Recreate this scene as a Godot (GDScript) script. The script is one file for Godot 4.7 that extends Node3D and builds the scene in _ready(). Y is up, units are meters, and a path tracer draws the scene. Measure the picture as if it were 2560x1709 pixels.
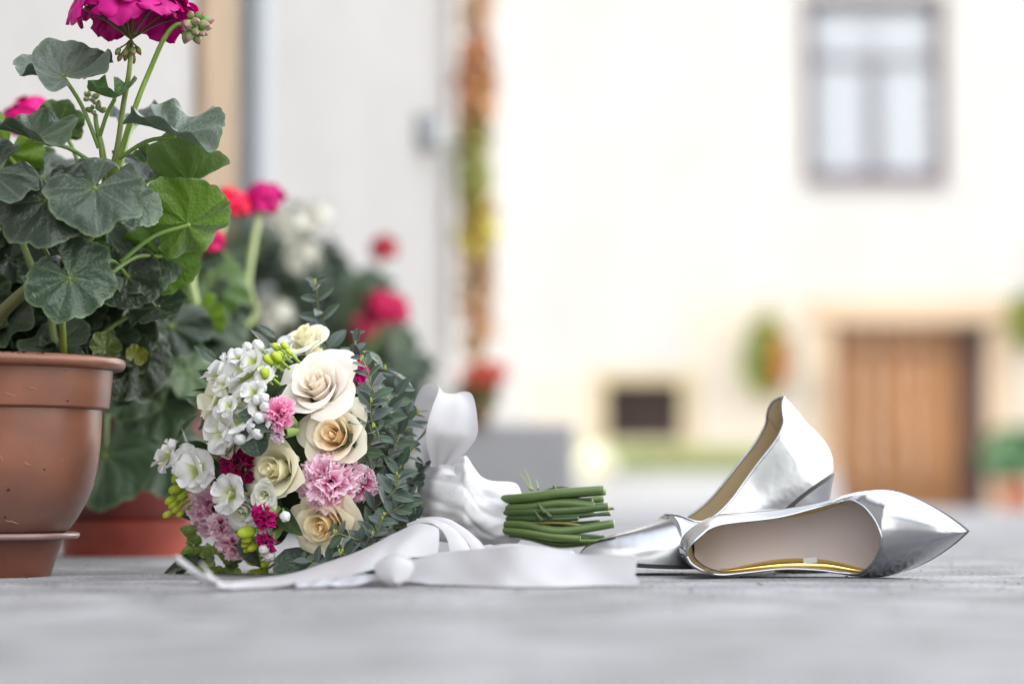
extends Node3D

# ------------------------------------------------------------------ camera frame
const FOCAL_PX := 6047.0
const CAM_H := 0.087
const HORIZON := 1215.0
var pitch := atan((HORIZON - 854.5) / FOCAL_PX)
var taken := {}
var rng := RandomNumberGenerator.new()
var M := {}


# a point of the place from its bearing (as measured on a 2560 x 1709 frame) and its distance ahead
func at(px: float, py: float, d: float) -> Vector3:
	var xl := (px - 1280.0) / FOCAL_PX
	var yl := (854.5 - py) / FOCAL_PX
	var up := yl * cos(pitch) + sin(pitch)
	var fw := cos(pitch) - yl * sin(pitch)
	var s := d / fw
	return Vector3(xl * s, CAM_H + up * s, -d)


func mm(px: float, d: float) -> float:
	return px * d / FOCAL_PX


func lin(r: float, g: float, b: float) -> Color:
	return Color(r / 255.0, g / 255.0, b / 255.0).srgb_to_linear()


# ------------------------------------------------------------------ geometry
class Geo:
	var v := PackedVector3Array()
	var c := PackedColorArray()
	var t := PackedVector2Array()
	var n := PackedVector3Array()
	var ix := PackedInt32Array()

	func vert(p: Vector3, col: Color, uv := Vector2.ZERO, nor := Vector3.ZERO) -> int:
		v.append(p)
		c.append(col)
		t.append(uv)
		n.append(nor)
		return v.size() - 1

	func tri(a: int, b: int, d: int) -> void:
		ix.append(a)
		ix.append(b)
		ix.append(d)

	# stitches rows of w vertices, h rows, that begin at vertex "first"
	func stitch(first: int, w: int, h: int, wrap := false) -> void:
		for j in h - 1:
			for i in (w if wrap else w - 1):
				var a := first + j * w + i
				var b := first + j * w + (i + 1) % w
				tri(a, a + w, b)
				tri(b, a + w, b + w)

	# f(u, v) -> Vector3, col(u, v) -> Color, u and v from 0 to 1
	func surf(nu: int, nv: int, f: Callable, col: Callable, wrap := false) -> void:
		var first := v.size()
		var w := nu if wrap else nu + 1
		for j in nv + 1:
			for i in w:
				var u := float(i) / nu
				var q := float(j) / nv
				vert(f.call(u, q), col.call(u, q), Vector2(u, q))
		stitch(first, w, nv + 1, wrap)

	func tube(path: Array, radii: Array, sides: int, col: Color, col2 := Color(-1, 0, 0)) -> void:
		var first := v.size()
		var k := path.size()
		var side := Vector3.ZERO
		for j in k:
			var dir: Vector3 = (path[mini(j + 1, k - 1)] - path[maxi(j - 1, 0)]).normalized()
			if j == 0:
				side = dir.cross(Vector3.UP if absf(dir.y) < 0.9 else Vector3.RIGHT).normalized()
			else:
				side = (side - dir * side.dot(dir)).normalized()
			var up := dir.cross(side)
			var r: float = radii[mini(j, radii.size() - 1)]
			var cc := col if col2.r < 0 else col.lerp(col2, float(j) / (k - 1))
			for i in sides:
				var a := TAU * i / sides
				vert(path[j] + (side * cos(a) + up * sin(a)) * r, cc, Vector2(float(i) / sides, float(j) / k))
		stitch(first, sides, k, true)
		for e in [0, k - 1]:
			var mid := vert(path[e], col if col2.r < 0 or e == 0 else col2)
			for i in sides:
				var a2: int = first + e * sides + i
				var b2: int = first + e * sides + (i + 1) % sides
				if e == 0:
					tri(mid, a2, b2)
				else:
					tri(mid, b2, a2)

	# profile: Vector2(radius, height); a repeated point makes a sharp edge
	func lathe(profile: Array, sides: int, at_: Vector3, col: Color) -> void:
		var first := v.size()
		for j in profile.size():
			for i in sides:
				var a := TAU * i / sides
				var r: float = profile[j].x
				vert(at_ + Vector3(cos(a) * r, profile[j].y, sin(a) * r), col, Vector2(float(i) / sides, float(j) / profile.size()))
		for j in profile.size() - 1:
			if profile[j].is_equal_approx(profile[j + 1]):
				continue
			for i in sides:
				var a := first + j * sides + i
				var b := first + j * sides + (i + 1) % sides
				tri(a, b, a + sides)
				tri(b, b + sides, a + sides)

	func ball(mid: Vector3, b: Basis, nu: int, nv: int, col: Color, col2 := Color(-1, 0, 0), rib := 0.0, ribs := 0) -> void:
		surf(nu, nv,
			func(u: float, q: float) -> Vector3:
				var th := PI * q
				var r := sin(th) * (1.0 - rib * absf(sin(ribs * PI * u)) if ribs > 0 else 1.0)
				return mid + b * Vector3(cos(TAU * u) * r, -cos(th), sin(TAU * u) * r),
			func(_u: float, q: float) -> Color: return col if col2.r < 0 else col.lerp(col2, q),
			true)

	# box with chamfered edges, flat faces
	func box(mid: Vector3, size: Vector3, bev: float, col: Color, b := Basis.IDENTITY) -> void:
		var h := size / 2.0
		bev = minf(bev, minf(h.x, minf(h.y, h.z)) * 0.9)
		var p := func(s: Vector3, k: int) -> Vector3:
			var q := Vector3(s.x * (h.x - bev), s.y * (h.y - bev), s.z * (h.z - bev))
			q[k] = s[k] * h[k]
			return q
		for k in 3:
			for sg in [-1.0, 1.0]:
				var q := []
				for e in [[-1, -1], [1, -1], [1, 1], [-1, 1]]:
					var s := Vector3.ZERO
					s[k] = sg
					s[(k + 1) % 3] = e[0]
					s[(k + 2) % 3] = e[1]
					q.append(p.call(s, k))
				face(q, mid, b, col)
		if bev <= 0.0:
			return
		for k in 3:
			var l := (k + 1) % 3
			var m := (k + 2) % 3
			for a in [-1.0, 1.0]:
				for d in [-1.0, 1.0]:
					var s0 := Vector3.ZERO
					s0[k] = a
					s0[l] = d
					s0[m] = -1.0
					var s1 := s0
					s1[m] = 1.0
					face([p.call(s0, k), p.call(s1, k), p.call(s1, l), p.call(s0, l)], mid, b, col)
		for i in 8:
			var s := Vector3(1 if i & 1 else -1, 1 if i & 2 else -1, 1 if i & 4 else -1)
			face([p.call(s, 0), p.call(s, 1), p.call(s, 2)], mid, b, col)

	func face(q: Array, mid: Vector3, b: Basis, col: Color) -> void:
		var cen := Vector3.ZERO
		for x in q:
			cen += x
		var nor: Vector3 = (q[2] - q[0]).cross(q[1] - q[0])
		if nor.dot(cen) < 0:
			q.reverse()
		var k := []
		for x in q:
			k.append(vert(mid + b * x, col, Vector2(x.x + x.z, x.y)))
		for i in q.size() - 2:
			tri(k[0], k[i + 1], k[i + 2])

	func mesh() -> ArrayMesh:
		var acc := PackedVector3Array()
		acc.resize(v.size())
		for i in range(0, ix.size(), 3):
			var a := v[ix[i]]
			var nn := (v[ix[i + 2]] - a).cross(v[ix[i + 1]] - a)
			acc[ix[i]] += nn
			acc[ix[i + 1]] += nn
			acc[ix[i + 2]] += nn
		for i in v.size():
			if n[i] == Vector3.ZERO:
				n[i] = acc[i].normalized() if acc[i].length_squared() > 1e-30 else Vector3.UP
		var arr := []
		arr.resize(Mesh.ARRAY_MAX)
		arr[Mesh.ARRAY_VERTEX] = v
		arr[Mesh.ARRAY_NORMAL] = n
		arr[Mesh.ARRAY_COLOR] = c
		arr[Mesh.ARRAY_TEX_UV] = t
		arr[Mesh.ARRAY_INDEX] = ix
		var m := ArrayMesh.new()
		m.add_surface_from_arrays(Mesh.PRIMITIVE_TRIANGLES, arr)
		return m


func spline(p: Array, t: float) -> Vector3:
	var k := p.size() - 1
	var f := clampf(t, 0.0, 1.0) * k
	var i := mini(int(f), k - 1)
	var a: Vector3 = p[maxi(i - 1, 0)]
	var b: Vector3 = p[i]
	var c: Vector3 = p[i + 1]
	var d: Vector3 = p[mini(i + 2, k)]
	return b.cubic_interpolate(c, a, d, f - i)


func smooth_path(p: Array, steps: int) -> Array:
	var out := []
	for i in steps + 1:
		out.append(spline(p, float(i) / steps))
	return out


func table(p: Array, x: float) -> float: # piecewise smooth value from [x, y] pairs
	if x <= p[0][0]:
		return p[0][1]
	for i in p.size() - 1:
		if x <= p[i + 1][0]:
			var f: float = (x - p[i][0]) / (p[i + 1][0] - p[i][0])
			var a: float = p[maxi(i - 1, 0)][1]
			var d: float = p[mini(i + 2, p.size() - 1)][1]
			return cubic_interpolate(p[i][1], p[i + 1][1], a, d, f)
	return p[-1][1]


# basis whose y axis points along "axis", its z axis as near as can be to "toward"
func facing(axis: Vector3, toward := Vector3(0, 0, 1)) -> Basis:
	var y := axis.normalized()
	var z := toward - y * toward.dot(y)
	if z.length() < 0.01:
		z = Vector3.RIGHT - y * y.x
	z = z.normalized()
	return Basis(y.cross(z), y, z)


# ------------------------------------------------------------------ nodes
func numbered(parent: Node, called: String) -> String:
	var key := str(parent.get_instance_id()) + called
	var k: int = taken.get(key, 0)
	taken[key] = k + 1
	return called if k == 0 else "%s_%03d" % [called, k]


func obj(called: String, g: Variant, m: Material, parent: Node3D = self, place := Transform3D.IDENTITY) -> MeshInstance3D:
	var o := MeshInstance3D.new()
	o.name = numbered(parent, called)
	o.mesh = g.mesh() if g is Geo else g
	o.material_override = m
	o.transform = place
	parent.add_child(o, true)
	return o


func group_node(called: String, parent: Node3D, place := Transform3D.IDENTITY) -> Node3D:
	var o := Node3D.new()
	o.name = numbered(parent, called)
	o.transform = place
	parent.add_child(o, true)
	return o


func tag(o: Node, label: String, category: String, group := "", kind := "") -> Node:
	o.set_meta("label", label)
	if category:
		o.set_meta("category", category)
	if group:
		o.set_meta("group", group)
	if kind:
		o.set_meta("kind", kind)
	return o


func thing(called: String, label: String, category: String, where := Vector3.ZERO, group := "") -> Node3D:
	var o := group_node(called, self, Transform3D(Basis.IDENTITY, where))
	tag(o, label, category, group)
	return o


# ------------------------------------------------------------------ materials
func mat(called: String, rough: float, opts := {}) -> StandardMaterial3D:
	var m := StandardMaterial3D.new()
	m.resource_name = called
	m.vertex_color_use_as_albedo = true
	m.roughness = rough
	m.metallic_specular = 0.5
	m.cull_mode = BaseMaterial3D.CULL_DISABLED
	for k in opts:
		m.set(k, opts[k])
	M[called] = m
	return m


func noise_tex(freq: float, oct: int, seed_: int, lo := 0.0, hi := 1.0, size := 512, kind := FastNoiseLite.TYPE_SIMPLEX_SMOOTH) -> NoiseTexture2D:
	var f := FastNoiseLite.new()
	f.seed = seed_
	f.noise_type = kind
	f.frequency = freq
	f.fractal_octaves = oct
	var t := NoiseTexture2D.new()
	t.width = size
	t.height = size
	t.seamless = true
	t.noise = f
	var r := Gradient.new()
	r.set_color(0, Color(lo, lo, lo))
	r.set_color(1, Color(hi, hi, hi))
	t.color_ramp = r
	return t


func make_materials() -> void:
	var fine := noise_tex(0.03, 5, 3)
	mat("petal", 0.6, {"backlight_enabled": true, "backlight": Color(0.85, 0.85, 0.85), "metallic_specular": 0.3, "rim_enabled": true, "rim": 0.25})
	mat("geranium_petal", 0.55, {"backlight_enabled": true, "backlight": Color(0.55, 0.55, 0.55), "metallic_specular": 0.35})
	mat("leaf_dusty", 0.36, {"backlight_enabled": true, "backlight": Color(0.45, 0.45, 0.45), "metallic_specular": 0.5, "rim_enabled": true, "rim": 0.2,
		"heightmap_enabled": true, "heightmap_texture": fine, "heightmap_scale": 0.10, "uv1_triplanar": true, "uv1_scale": Vector3(14, 14, 14)})
	mat("leaf_green", 0.5, {"backlight_enabled": true, "backlight": Color(0.55, 0.55, 0.55), "metallic_specular": 0.45, "rim_enabled": true, "rim": 0.3})
	mat("eucalyptus", 0.5, {"backlight_enabled": true, "backlight": Color(0.25, 0.25, 0.25), "metallic_specular": 0.45, "rim_enabled": true, "rim": 0.6})
	mat("stem", 0.45, {"backlight_enabled": true, "backlight": Color(0.15, 0.15, 0.15)})
	mat("ribbon", 0.36, {"backlight_enabled": true, "backlight": Color(0.8, 0.8, 0.8), "metallic_specular": 0.45, "rim_enabled": true, "rim": 0.35})
	mat("cloth", 0.7, {"backlight_enabled": true, "backlight": Color(0.4, 0.4, 0.4), "rim_enabled": true, "rim": 0.4,
		"heightmap_enabled": true, "heightmap_texture": fine, "heightmap_scale": 0.03, "uv1_triplanar": true, "uv1_scale": Vector3(18, 18, 18)})
	mat("silver", 0.23, {"metallic": 1.0, "heightmap_enabled": true, "heightmap_texture": noise_tex(0.012, 3, 8), "heightmap_scale": 0.02, "uv1_triplanar": true, "uv1_scale": Vector3(5, 5, 5)})
	mat("gold", 0.2, {"metallic": 1.0})
	mat("lining", 0.5, {"metallic": 0.15})
	mat("insole", 0.42, {"rim_enabled": true, "rim": 0.2})
	mat("rubber", 0.55)
	mat("plain", 0.85)
	mat("gloss", 0.3)
	mat("pot", 0.36, {"albedo_texture": noise_tex(0.006, 5, 21, 0.66, 1.0), "roughness_texture": noise_tex(0.02, 4, 22, 0.7, 1.0), "uv1_triplanar": true, "uv1_scale": Vector3(3.2, 3.2, 3.2)})
	mat("plaster", 0.9, {"albedo_texture": noise_tex(0.004, 5, 31, 0.955, 1.0), "uv1_triplanar": true, "uv1_scale": Vector3(0.4, 0.4, 0.4),
		"heightmap_enabled": true, "heightmap_texture": fine, "heightmap_scale": 0.4})
	mat("wood", 0.6, {"albedo_texture": noise_tex(0.008, 4, 41, 0.7, 1.0), "uv1_triplanar": true, "uv1_scale": Vector3(4, 0.5, 4)})
	mat("soil", 0.95, {"heightmap_enabled": true, "heightmap_texture": fine, "heightmap_scale": 0.6, "uv1_triplanar": true, "uv1_scale": Vector3(10, 10, 10)})
	mat("glass", 0.04, {"transparency": BaseMaterial3D.TRANSPARENCY_ALPHA, "albedo_color": Color(0.9, 0.95, 1.0, 0.12), "vertex_color_use_as_albedo": false})
	mat("roof", 0.8)


# ------------------------------------------------------------------ ground
func ground_height(x: float, z: float) -> float:
	# the yard falls away gently towards the far door
	return -0.17 * smoothstep(-7.0, -16.0, z) * smoothstep(1.4, 2.6, x) - 0.0


func concrete_textures() -> Array:
	var size := 1024
	var img := Image.create(size, size, false, Image.FORMAT_RGB8)
	var hgt := Image.create(size, size, false, Image.FORMAT_RGB8)
	var a := FastNoiseLite.new()
	a.seed = 5
	a.frequency = 0.006
	a.fractal_octaves = 5
	var b := FastNoiseLite.new()
	b.seed = 9
	b.frequency = 0.11
	b.fractal_octaves = 2
	var base := a.get_seamless_image(size, size)
	var grit := b.get_seamless_image(size, size)
	for y in size:
		for x in size:
			var p := base.get_pixel(x, y).r
			var q := grit.get_pixel(x, y).r
			var w := 0.66 + 0.34 * p + 0.16 * (q - 0.5)
			if q < 0.27:
				w *= 0.84
			img.set_pixel(x, y, Color(w, w, w))
			var h := 0.45 * p + 0.35 * q + 0.2
			hgt.set_pixel(x, y, Color(h, h, h))
	# fine cracks and worn lines that wander across the slab
	var r := RandomNumberGenerator.new()
	r.seed = 77
	for k in 60:
		var pos := Vector2(r.randf() * size, r.randf() * size)
		var dir := r.randf_range(-0.5, 0.5) if k % 4 else r.randf() * TAU
		var depth := r.randf_range(0.35, 0.8)
		for i in int(r.randf_range(60, 420)):
			dir += r.randf_range(-0.3, 0.3)
			pos += Vector2(cos(dir), sin(dir))
			if r.randf() < 0.12:
				depth = clampf(depth + r.randf_range(-0.3, 0.3), 0.1, 0.85)
			for s in 2:
				var x := posmod(int(pos.x), size)
				var y := posmod(int(pos.y) + s, size)
				var w := img.get_pixel(x, y).r * (1.0 - depth * (0.75 if s == 0 else 0.4))
				img.set_pixel(x, y, Color(w, w, w))
				hgt.set_pixel(x, y, Color(0.1, 0.1, 0.1))
	return [ImageTexture.create_from_image(img), ImageTexture.create_from_image(hgt)]


func build_ground() -> void:
	var tx := concrete_textures()
	var m := mat("concrete", 0.8, {"albedo_texture": tx[0], "heightmap_enabled": true, "heightmap_texture": tx[1], "heightmap_scale": 0.8,
		"uv1_triplanar": true, "uv1_world_triplanar": true, "uv1_scale": Vector3(1.15, 1.15, 1.15), "uv1_offset": Vector3(0.31, 0, 0.62)})
	var g := Geo.new()
	var xs := [-80.0, -30.0, -12.0, -6.0, -3.0, -1.0, 0.0, 1.0, 1.6, 2.0, 2.5, 3.0, 4.0, 6.0, 12.0, 30.0, 80.0]
	var zs := [30.0, 12.0, 4.0, 0.0, -1.0, -2.0, -3.0, -4.5, -6.0, -8.0, -10.0, -12.0, -14.0, -16.0, -20.0, -25.0, -40.0, -90.0]
	for z in zs:
		for x in xs:
			g.vert(Vector3(x, ground_height(x, z), z), lin(158, 157, 158))
	g.stitch(0, xs.size(), zs.size())
	var grit := Geo.new()
	var q := RandomNumberGenerator.new()
	q.seed = 15
	for i in 170:
		var z := -q.randf_range(1.95, 2.75)
		var x := q.randf_range(-0.55, 0.56)
		var s := q.randf_range(0.0003, 0.0011) * (1.6 if i % 40 == 0 else 1.0)
		grit.ball(Vector3(x, s * 0.4, z), Basis.from_euler(Vector3(0, q.randf() * 6, 0)).scaled(Vector3(s * q.randf_range(0.8, 2.0), s * 0.7, s)), 6, 4, [lin(70, 64, 60), lin(110, 106, 102), lin(150, 148, 146), lin(52, 44, 38)][i % 4])
	tag(obj("grit", grit, M.plain), "loose grit and crumbs strewn over the pavement", "", "", "stuff")
	var o := obj("ground", g, m)
	tag(o, "grey weathered concrete pavement of the courtyard with fine cracks", "", "", "structure")


# ------------------------------------------------------------------ buildings
# wall standing in the xy plane, its outer face at z = 0, with rectangular openings [x0, y0, x1, y1]
func wall_geo(x0: float, y0: float, x1: float, y1: float, thick: float, holes: Array, col: Color) -> Geo:
	var g := Geo.new()
	var xs := [x0, x1]
	var ys := [y0, y1]
	for h in holes:
		xs.append_array([h[0], h[2]])
		ys.append_array([h[1], h[3]])
	xs.sort()
	ys.sort()
	var quad := func(a: Vector3, b: Vector3, c: Vector3, d: Vector3, nor: Vector3) -> void:
		var k := [g.vert(a, col, Vector2(a.x, a.y), nor), g.vert(b, col, Vector2(b.x, b.y), nor), g.vert(c, col, Vector2(c.x, c.y), nor), g.vert(d, col, Vector2(d.x, d.y), nor)]
		if (c - a).cross(b - a).dot(nor) > 0:
			g.tri(k[0], k[1], k[2])
			g.tri(k[0], k[2], k[3])
		else:
			g.tri(k[0], k[2], k[1])
			g.tri(k[0], k[3], k[2])
	for i in xs.size() - 1:
		for j in ys.size() - 1:
			if xs[i + 1] - xs[i] < 1e-5 or ys[j + 1] - ys[j] < 1e-5:
				continue
			var mx: float = (xs[i] + xs[i + 1]) / 2
			var my: float = (ys[j] + ys[j + 1]) / 2
			var open := false
			for h in holes:
				if mx > h[0] and mx < h[2] and my > h[1] and my < h[3]:
					open = true
			if open:
				continue
			for z in [0.0, -thick]:
				quad.call(Vector3(xs[i], ys[j], z), Vector3(xs[i + 1], ys[j], z), Vector3(xs[i + 1], ys[j + 1], z), Vector3(xs[i], ys[j + 1], z), Vector3(0, 0, 1 if z == 0.0 else -1))
	var rim := func(a: float, b: float, c: float, d: float, s: float) -> void:
		quad.call(Vector3(a, b, 0), Vector3(a, d, 0), Vector3(a, d, -thick), Vector3(a, b, -thick), Vector3(s, 0, 0))
		quad.call(Vector3(c, b, 0), Vector3(c, d, 0), Vector3(c, d, -thick), Vector3(c, b, -thick), Vector3(-s, 0, 0))
		quad.call(Vector3(a, b, 0), Vector3(c, b, 0), Vector3(c, b, -thick), Vector3(a, b, -thick), Vector3(0, s, 0))
		quad.call(Vector3(a, d, 0), Vector3(c, d, 0), Vector3(c, d, -thick), Vector3(a, d, -thick), Vector3(0, -s, 0))
	for h in holes:
		rim.call(h[0], h[1], h[2], h[3], 1.0)
	rim.call(x0, y0, x1, y1, -1.0)
	return g


func px_rect(l: float, t: float, r: float, b: float, d: float, org: Vector3) -> Array:
	var p := at(l, b, d) - org
	var q := at(r, t, d) - org
	return [p.x, p.y, q.x, q.y]


func build_far_house() -> void:
	var d := 24.0
	var org := Vector3(0, 0, -d)
	var house := thing("house", "cream plastered house across the yard with a window above a wooden door", "house", org)
	var win := px_rect(2010, -14, 2366, 455, d, org)
	var cel := px_rect(1516, 958, 1704, 1102, d, org)
	var dor := px_rect(2088, 812, 2470, 1282, d, org)
	var white := lin(180, 177, 174)
	obj("wall", wall_geo(-7.0, -0.4, 10.0, 7.2, 0.4, [win, cel, dor], white), M.plaster, house)
	for s in [[-7.0, 1.0], [10.0, -1.0]]:
		var side := Geo.new()
		side.box(Vector3(s[0] + s[1] * 0.2, 3.4, -4.7), Vector3(0.396, 7.6, 8.6), 0.01, white)
		obj("side_wall", side, M.plaster, house)
	var roof := Geo.new()
	roof.box(Vector3(1.5, 8.6, -2.2), Vector3(18.2, 0.2, 6.4), 0.02, lin(150, 90, 70), Basis(Vector3.RIGHT, 0.45))
	obj("roof", roof, M.roof, house)
	# lower wall: a band of warm plaster that stands proud of the wall, either side of the openings
	var base_top := at(0, 715, d).y
	for p in [[1330.0, 1500.0, 930.0], [1720.0, 2040.0, 745.0], [2500.0, 3300.0, 745.0]]:
		var b := Geo.new()
		var l := at(p[0], p[2], d) - org
		var r := at(p[1], p[2], d) - org
		b.box(Vector3((l.x + r.x) / 2, (l.y - 0.3) / 2, 0.016), Vector3(r.x - l.x, l.y + 0.3, 0.03), 0.008, lin(192, 182, 168))
		obj("plinth", b, M.plaster, house)
	# window
	var w := group_node("window", house)
	var wx: float = (win[0] + win[2]) / 2
	var wy: float = (win[1] + win[3]) / 2
	var ww: float = win[2] - win[0]
	var wh: float = win[3] - win[1]
	var mauve := lin(48, 20, 30)
	for s in [-1, 1]:
		var f := Geo.new()
		f.box(Vector3(wx + s * (ww / 2 - 0.06), wy, -0.14), Vector3(0.116, wh - 0.006, 0.08), 0.008, mauve)
		obj("frame", f, M.gloss, w)
		var f2 := Geo.new()
		f2.box(Vector3(wx, wy + s * (wh / 2 - 0.06), -0.14), Vector3(ww - 0.238, 0.114, 0.08), 0.008, mauve)
		obj("frame", f2, M.gloss, w)
	var tr := Geo.new()
	tr.box(Vector3(wx, wy + wh * 0.17, -0.14), Vector3(ww - 0.238, 0.07, 0.07), 0.008, lin(116, 112, 118))
	obj("transom", tr, M.gloss, w)
	var mu := Geo.new()
	mu.box(Vector3(wx, wy - wh * 0.148, -0.14), Vector3(0.09, wh * 0.58 - 0.03, 0.07), 0.008, lin(104, 100, 106))
	obj("mullion", mu, M.gloss, w)
	for p in [[wx, wy + wh * 0.33, ww - 0.24, wh * 0.27], [wx - ww * 0.24, wy - wh * 0.165, ww * 0.4, wh * 0.6], [wx + ww * 0.24, wy - wh * 0.165, ww * 0.4, wh * 0.6]]:
		var pane := Geo.new()
		pane.box(Vector3(p[0], p[1], -0.145), Vector3(p[2], p[3], 0.006), 0.0, Color.WHITE)
		obj("pane", pane, M.glass, w)
	for k in 2:
		var cu := Geo.new()
		var cx: float = wx + (k - 0.5) * ww * 0.5
		cu.surf(40, 10,
			func(u: float, v: float) -> Vector3: return Vector3(cx + (u - 0.5) * ww * (0.40 - 0.06 * v), wy + wh * (0.48 - 0.94 * v), -0.24 + 0.018 * sin(u * 55.0) * (0.3 + v)),
			func(_u: float, _v: float) -> Color: return lin(138, 138, 141))
		obj("curtain", cu, M.cloth, w)
	var room := Geo.new()
	room.box(Vector3(wx, wy, -0.9), Vector3(ww + 0.6, wh + 0.6, 0.04), 0.0, lin(120, 118, 122))
	obj("room_wall", room, M.plain, w)
	var sill := Geo.new()
	sill.box(Vector3(wx, win[1] - 0.025, -0.03), Vector3(ww + 0.02, 0.046, 0.16), 0.008, lin(150, 140, 146))
	obj("sill", sill, M.gloss, w)
	# cellar window: dark louvres in a pale stone surround
	var cw := group_node("cellar_window", house)
	var cxx: float = (cel[0] + cel[2]) / 2
	var cyy: float = (cel[1] + cel[3]) / 2
	var cww: float = cel[2] - cel[0]
	var chh: float = cel[3] - cel[1]
	for k in 7:
		var sl := Geo.new()
		sl.box(Vector3(cxx, cel[1] + (k + 0.5) * chh / 7, -0.12), Vector3(cww - 0.01, chh / 7 * 1.05, 0.014), 0.002, lin(84, 70, 66), Basis(Vector3.RIGHT, 0.6))
		obj("slat", sl, M.wood, cw)
	var dark := Geo.new()
	dark.box(Vector3(cxx, cyy, -0.3), Vector3(cww + 0.2, chh + 0.2, 0.03), 0.0, lin(60, 52, 50))
	obj("back_panel", dark, M.plain, cw)
	for s in [-1, 1]:
		var st := Geo.new()
		st.box(Vector3(cxx + s * (cww / 2 + 0.07), cyy, 0.03), Vector3(0.13, chh + 0.02, 0.06), 0.01, lin(184, 168, 134))
		obj("surround", st, M.plaster, cw)
		var st2 := Geo.new()
		st2.box(Vector3(cxx, cyy + s * (chh / 2 + 0.075), 0.03), Vector3(cww + 0.27, 0.12, 0.064), 0.01, lin(184, 168, 134))
		obj("surround", st2, M.plaster, cw)
	# door with its stone surround
	var dr := group_node("door", house)
	var dx0: float = dor[0]
	var leaf_w: float = mm(2398 - 2088, d)
	for k in 6:
		var pl := Geo.new()
		var tone := 1.0 + 0.09 * sin(k * 2.4)
		var pc := lin(160, 108, 58) * tone
		pl.box(Vector3(dx0 + leaf_w * (k + 0.5) / 6, (dor[1] + dor[3]) / 2, -0.1 - 0.004 * (k % 2)), Vector3(leaf_w / 6 - 0.008, dor[3] - dor[1] - 0.012, 0.05), 0.008, Color(pc.r, pc.g, pc.b))
		obj("plank", pl, M.wood, dr)
	for s in [0.14, 0.86]:
		var ra := Geo.new()
		ra.box(Vector3(dx0 + leaf_w / 2, lerpf(dor[1], dor[3], s), -0.066), Vector3(leaf_w - 0.05, 0.12, 0.02), 0.006, lin(138, 92, 50))
		obj("rail", ra, M.wood, dr)
	for k in 2:
		var sp := Geo.new()
		var sx: float = dx0 + leaf_w + (k + 0.5) * (dor[2] - dx0 - leaf_w) / 2
		sp.box(Vector3(sx, (dor[1] + dor[3]) / 2, -0.16), Vector3((dor[2] - dx0 - leaf_w) / 2 - 0.006, dor[3] - dor[1] - 0.012, 0.05), 0.008, lin(96, 62, 44))
		obj("side_panel", sp, M.wood, dr)
	var kn := Geo.new()
	kn.ball(at(2436, 1155, d) - org + Vector3(0, 0, -0.09), Basis.from_scale(Vector3(0.07, 0.13, 0.045)), 16, 10, lin(38, 30, 28))
	obj("lock_plate", kn, M.gloss, dr)
	var stone := lin(190, 166, 140)
	var lt := Geo.new()
	lt.box(Vector3((dor[0] + dor[2]) / 2, dor[3] + 0.14, 0.05), Vector3(dor[2] - dor[0] + 0.5, 0.26, 0.1), 0.015, stone)
	obj("lintel", lt, M.plaster, dr)
	for x in [dor[0] - 0.095, dor[2] + 0.095]:
		var jb := Geo.new()
		jb.box(Vector3(x, (dor[1] + dor[3]) / 2 - 0.005, 0.045), Vector3(0.18, dor[3] - dor[1] - 0.03, 0.09), 0.015, stone)
		obj("jamb", jb, M.plaster, dr)


func build_near_house() -> void:
	# the wall on the side of the pots runs away from the camera
	var a := Vector3(-0.74, 0, -3.5)
	var b := Vector3(-0.174, 0, -7.0)
	var along := (b - a).normalized()
	var out := Vector3(-along.z, 0, along.x)
	if out.x < 0:
		out = -out
	var basis := Basis(-along, Vector3.UP, out)
	var house := thing("side_house", "grey white house wall behind the flower pots with a drainpipe and a wooden post", "house", b)
	house.transform = Transform3D(basis, b)
	# x runs from the far corner (0) towards the camera
	var hole := [0.62, 0.52, 0.92, 1.1]
	obj("wall", wall_geo(0.0, -0.2, 9.0, 3.3, 0.35, [], lin(168, 165, 162)), M.plaster, house)
	var back := Geo.new()
	back.box(Vector3(0.175, 1.55, -3.2), Vector3(0.348, 3.5, 5.6), 0.01, lin(168, 165, 162))
	obj("end_wall", back, M.plaster, house)
	var roof := Geo.new()
	roof.box(Vector3(4.5, 3.42, -1.6), Vector3(9.5, 0.12, 3.9), 0.02, lin(150, 90, 70))
	obj("roof", roof, M.roof, house)
	var along_at := func(px: float) -> float:
		var dd := 1.306 / (0.1617 + (1280.0 - px) / FOCAL_PX)
		return (at(px, HORIZON, dd) - b).dot(-along)
	var x0: float = along_at.call(566)
	var x1: float = along_at.call(478)
	var post := Geo.new()
	post.box(Vector3((x0 + x1) / 2, 1.55, 0.01), Vector3(x1 - x0, 3.4, 0.02), 0.006, lin(164, 138, 106))
	obj("wooden_post", post, M.wood, house)
	var p0: float = along_at.call(598)
	var pipe := Geo.new()
	var r := 0.027
	pipe.tube([Vector3(p0, 0, 0.034), Vector3(p0, 3.2, 0.034)], [r], 24, lin(150, 156, 162))
	var dp := obj("drainpipe", pipe, M.gloss, house)
	for y in [0.35, 1.6]:
		var cl := Geo.new()
		cl.tube([Vector3(p0, y, 0.034), Vector3(p0, y + 0.03, 0.034)], [r + 0.004], 24, lin(150, 158, 166))
		obj("bracket", cl, M.gloss, dp)
	# small wall box, a blur high on the wall
	var bx: float = along_at.call(1052)
	var mb := Geo.new()
	var dbox := 1.306 / (0.1617 + (1280.0 - 1052.0) / FOCAL_PX)
	var ph := at(1052, 330, dbox).y
	mb.box(Vector3(bx, ph, 0.03), Vector3(0.16, 0.085, 0.06), 0.008, lin(150, 152, 156))
	obj("meter_box", mb, M.gloss, house)


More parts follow.
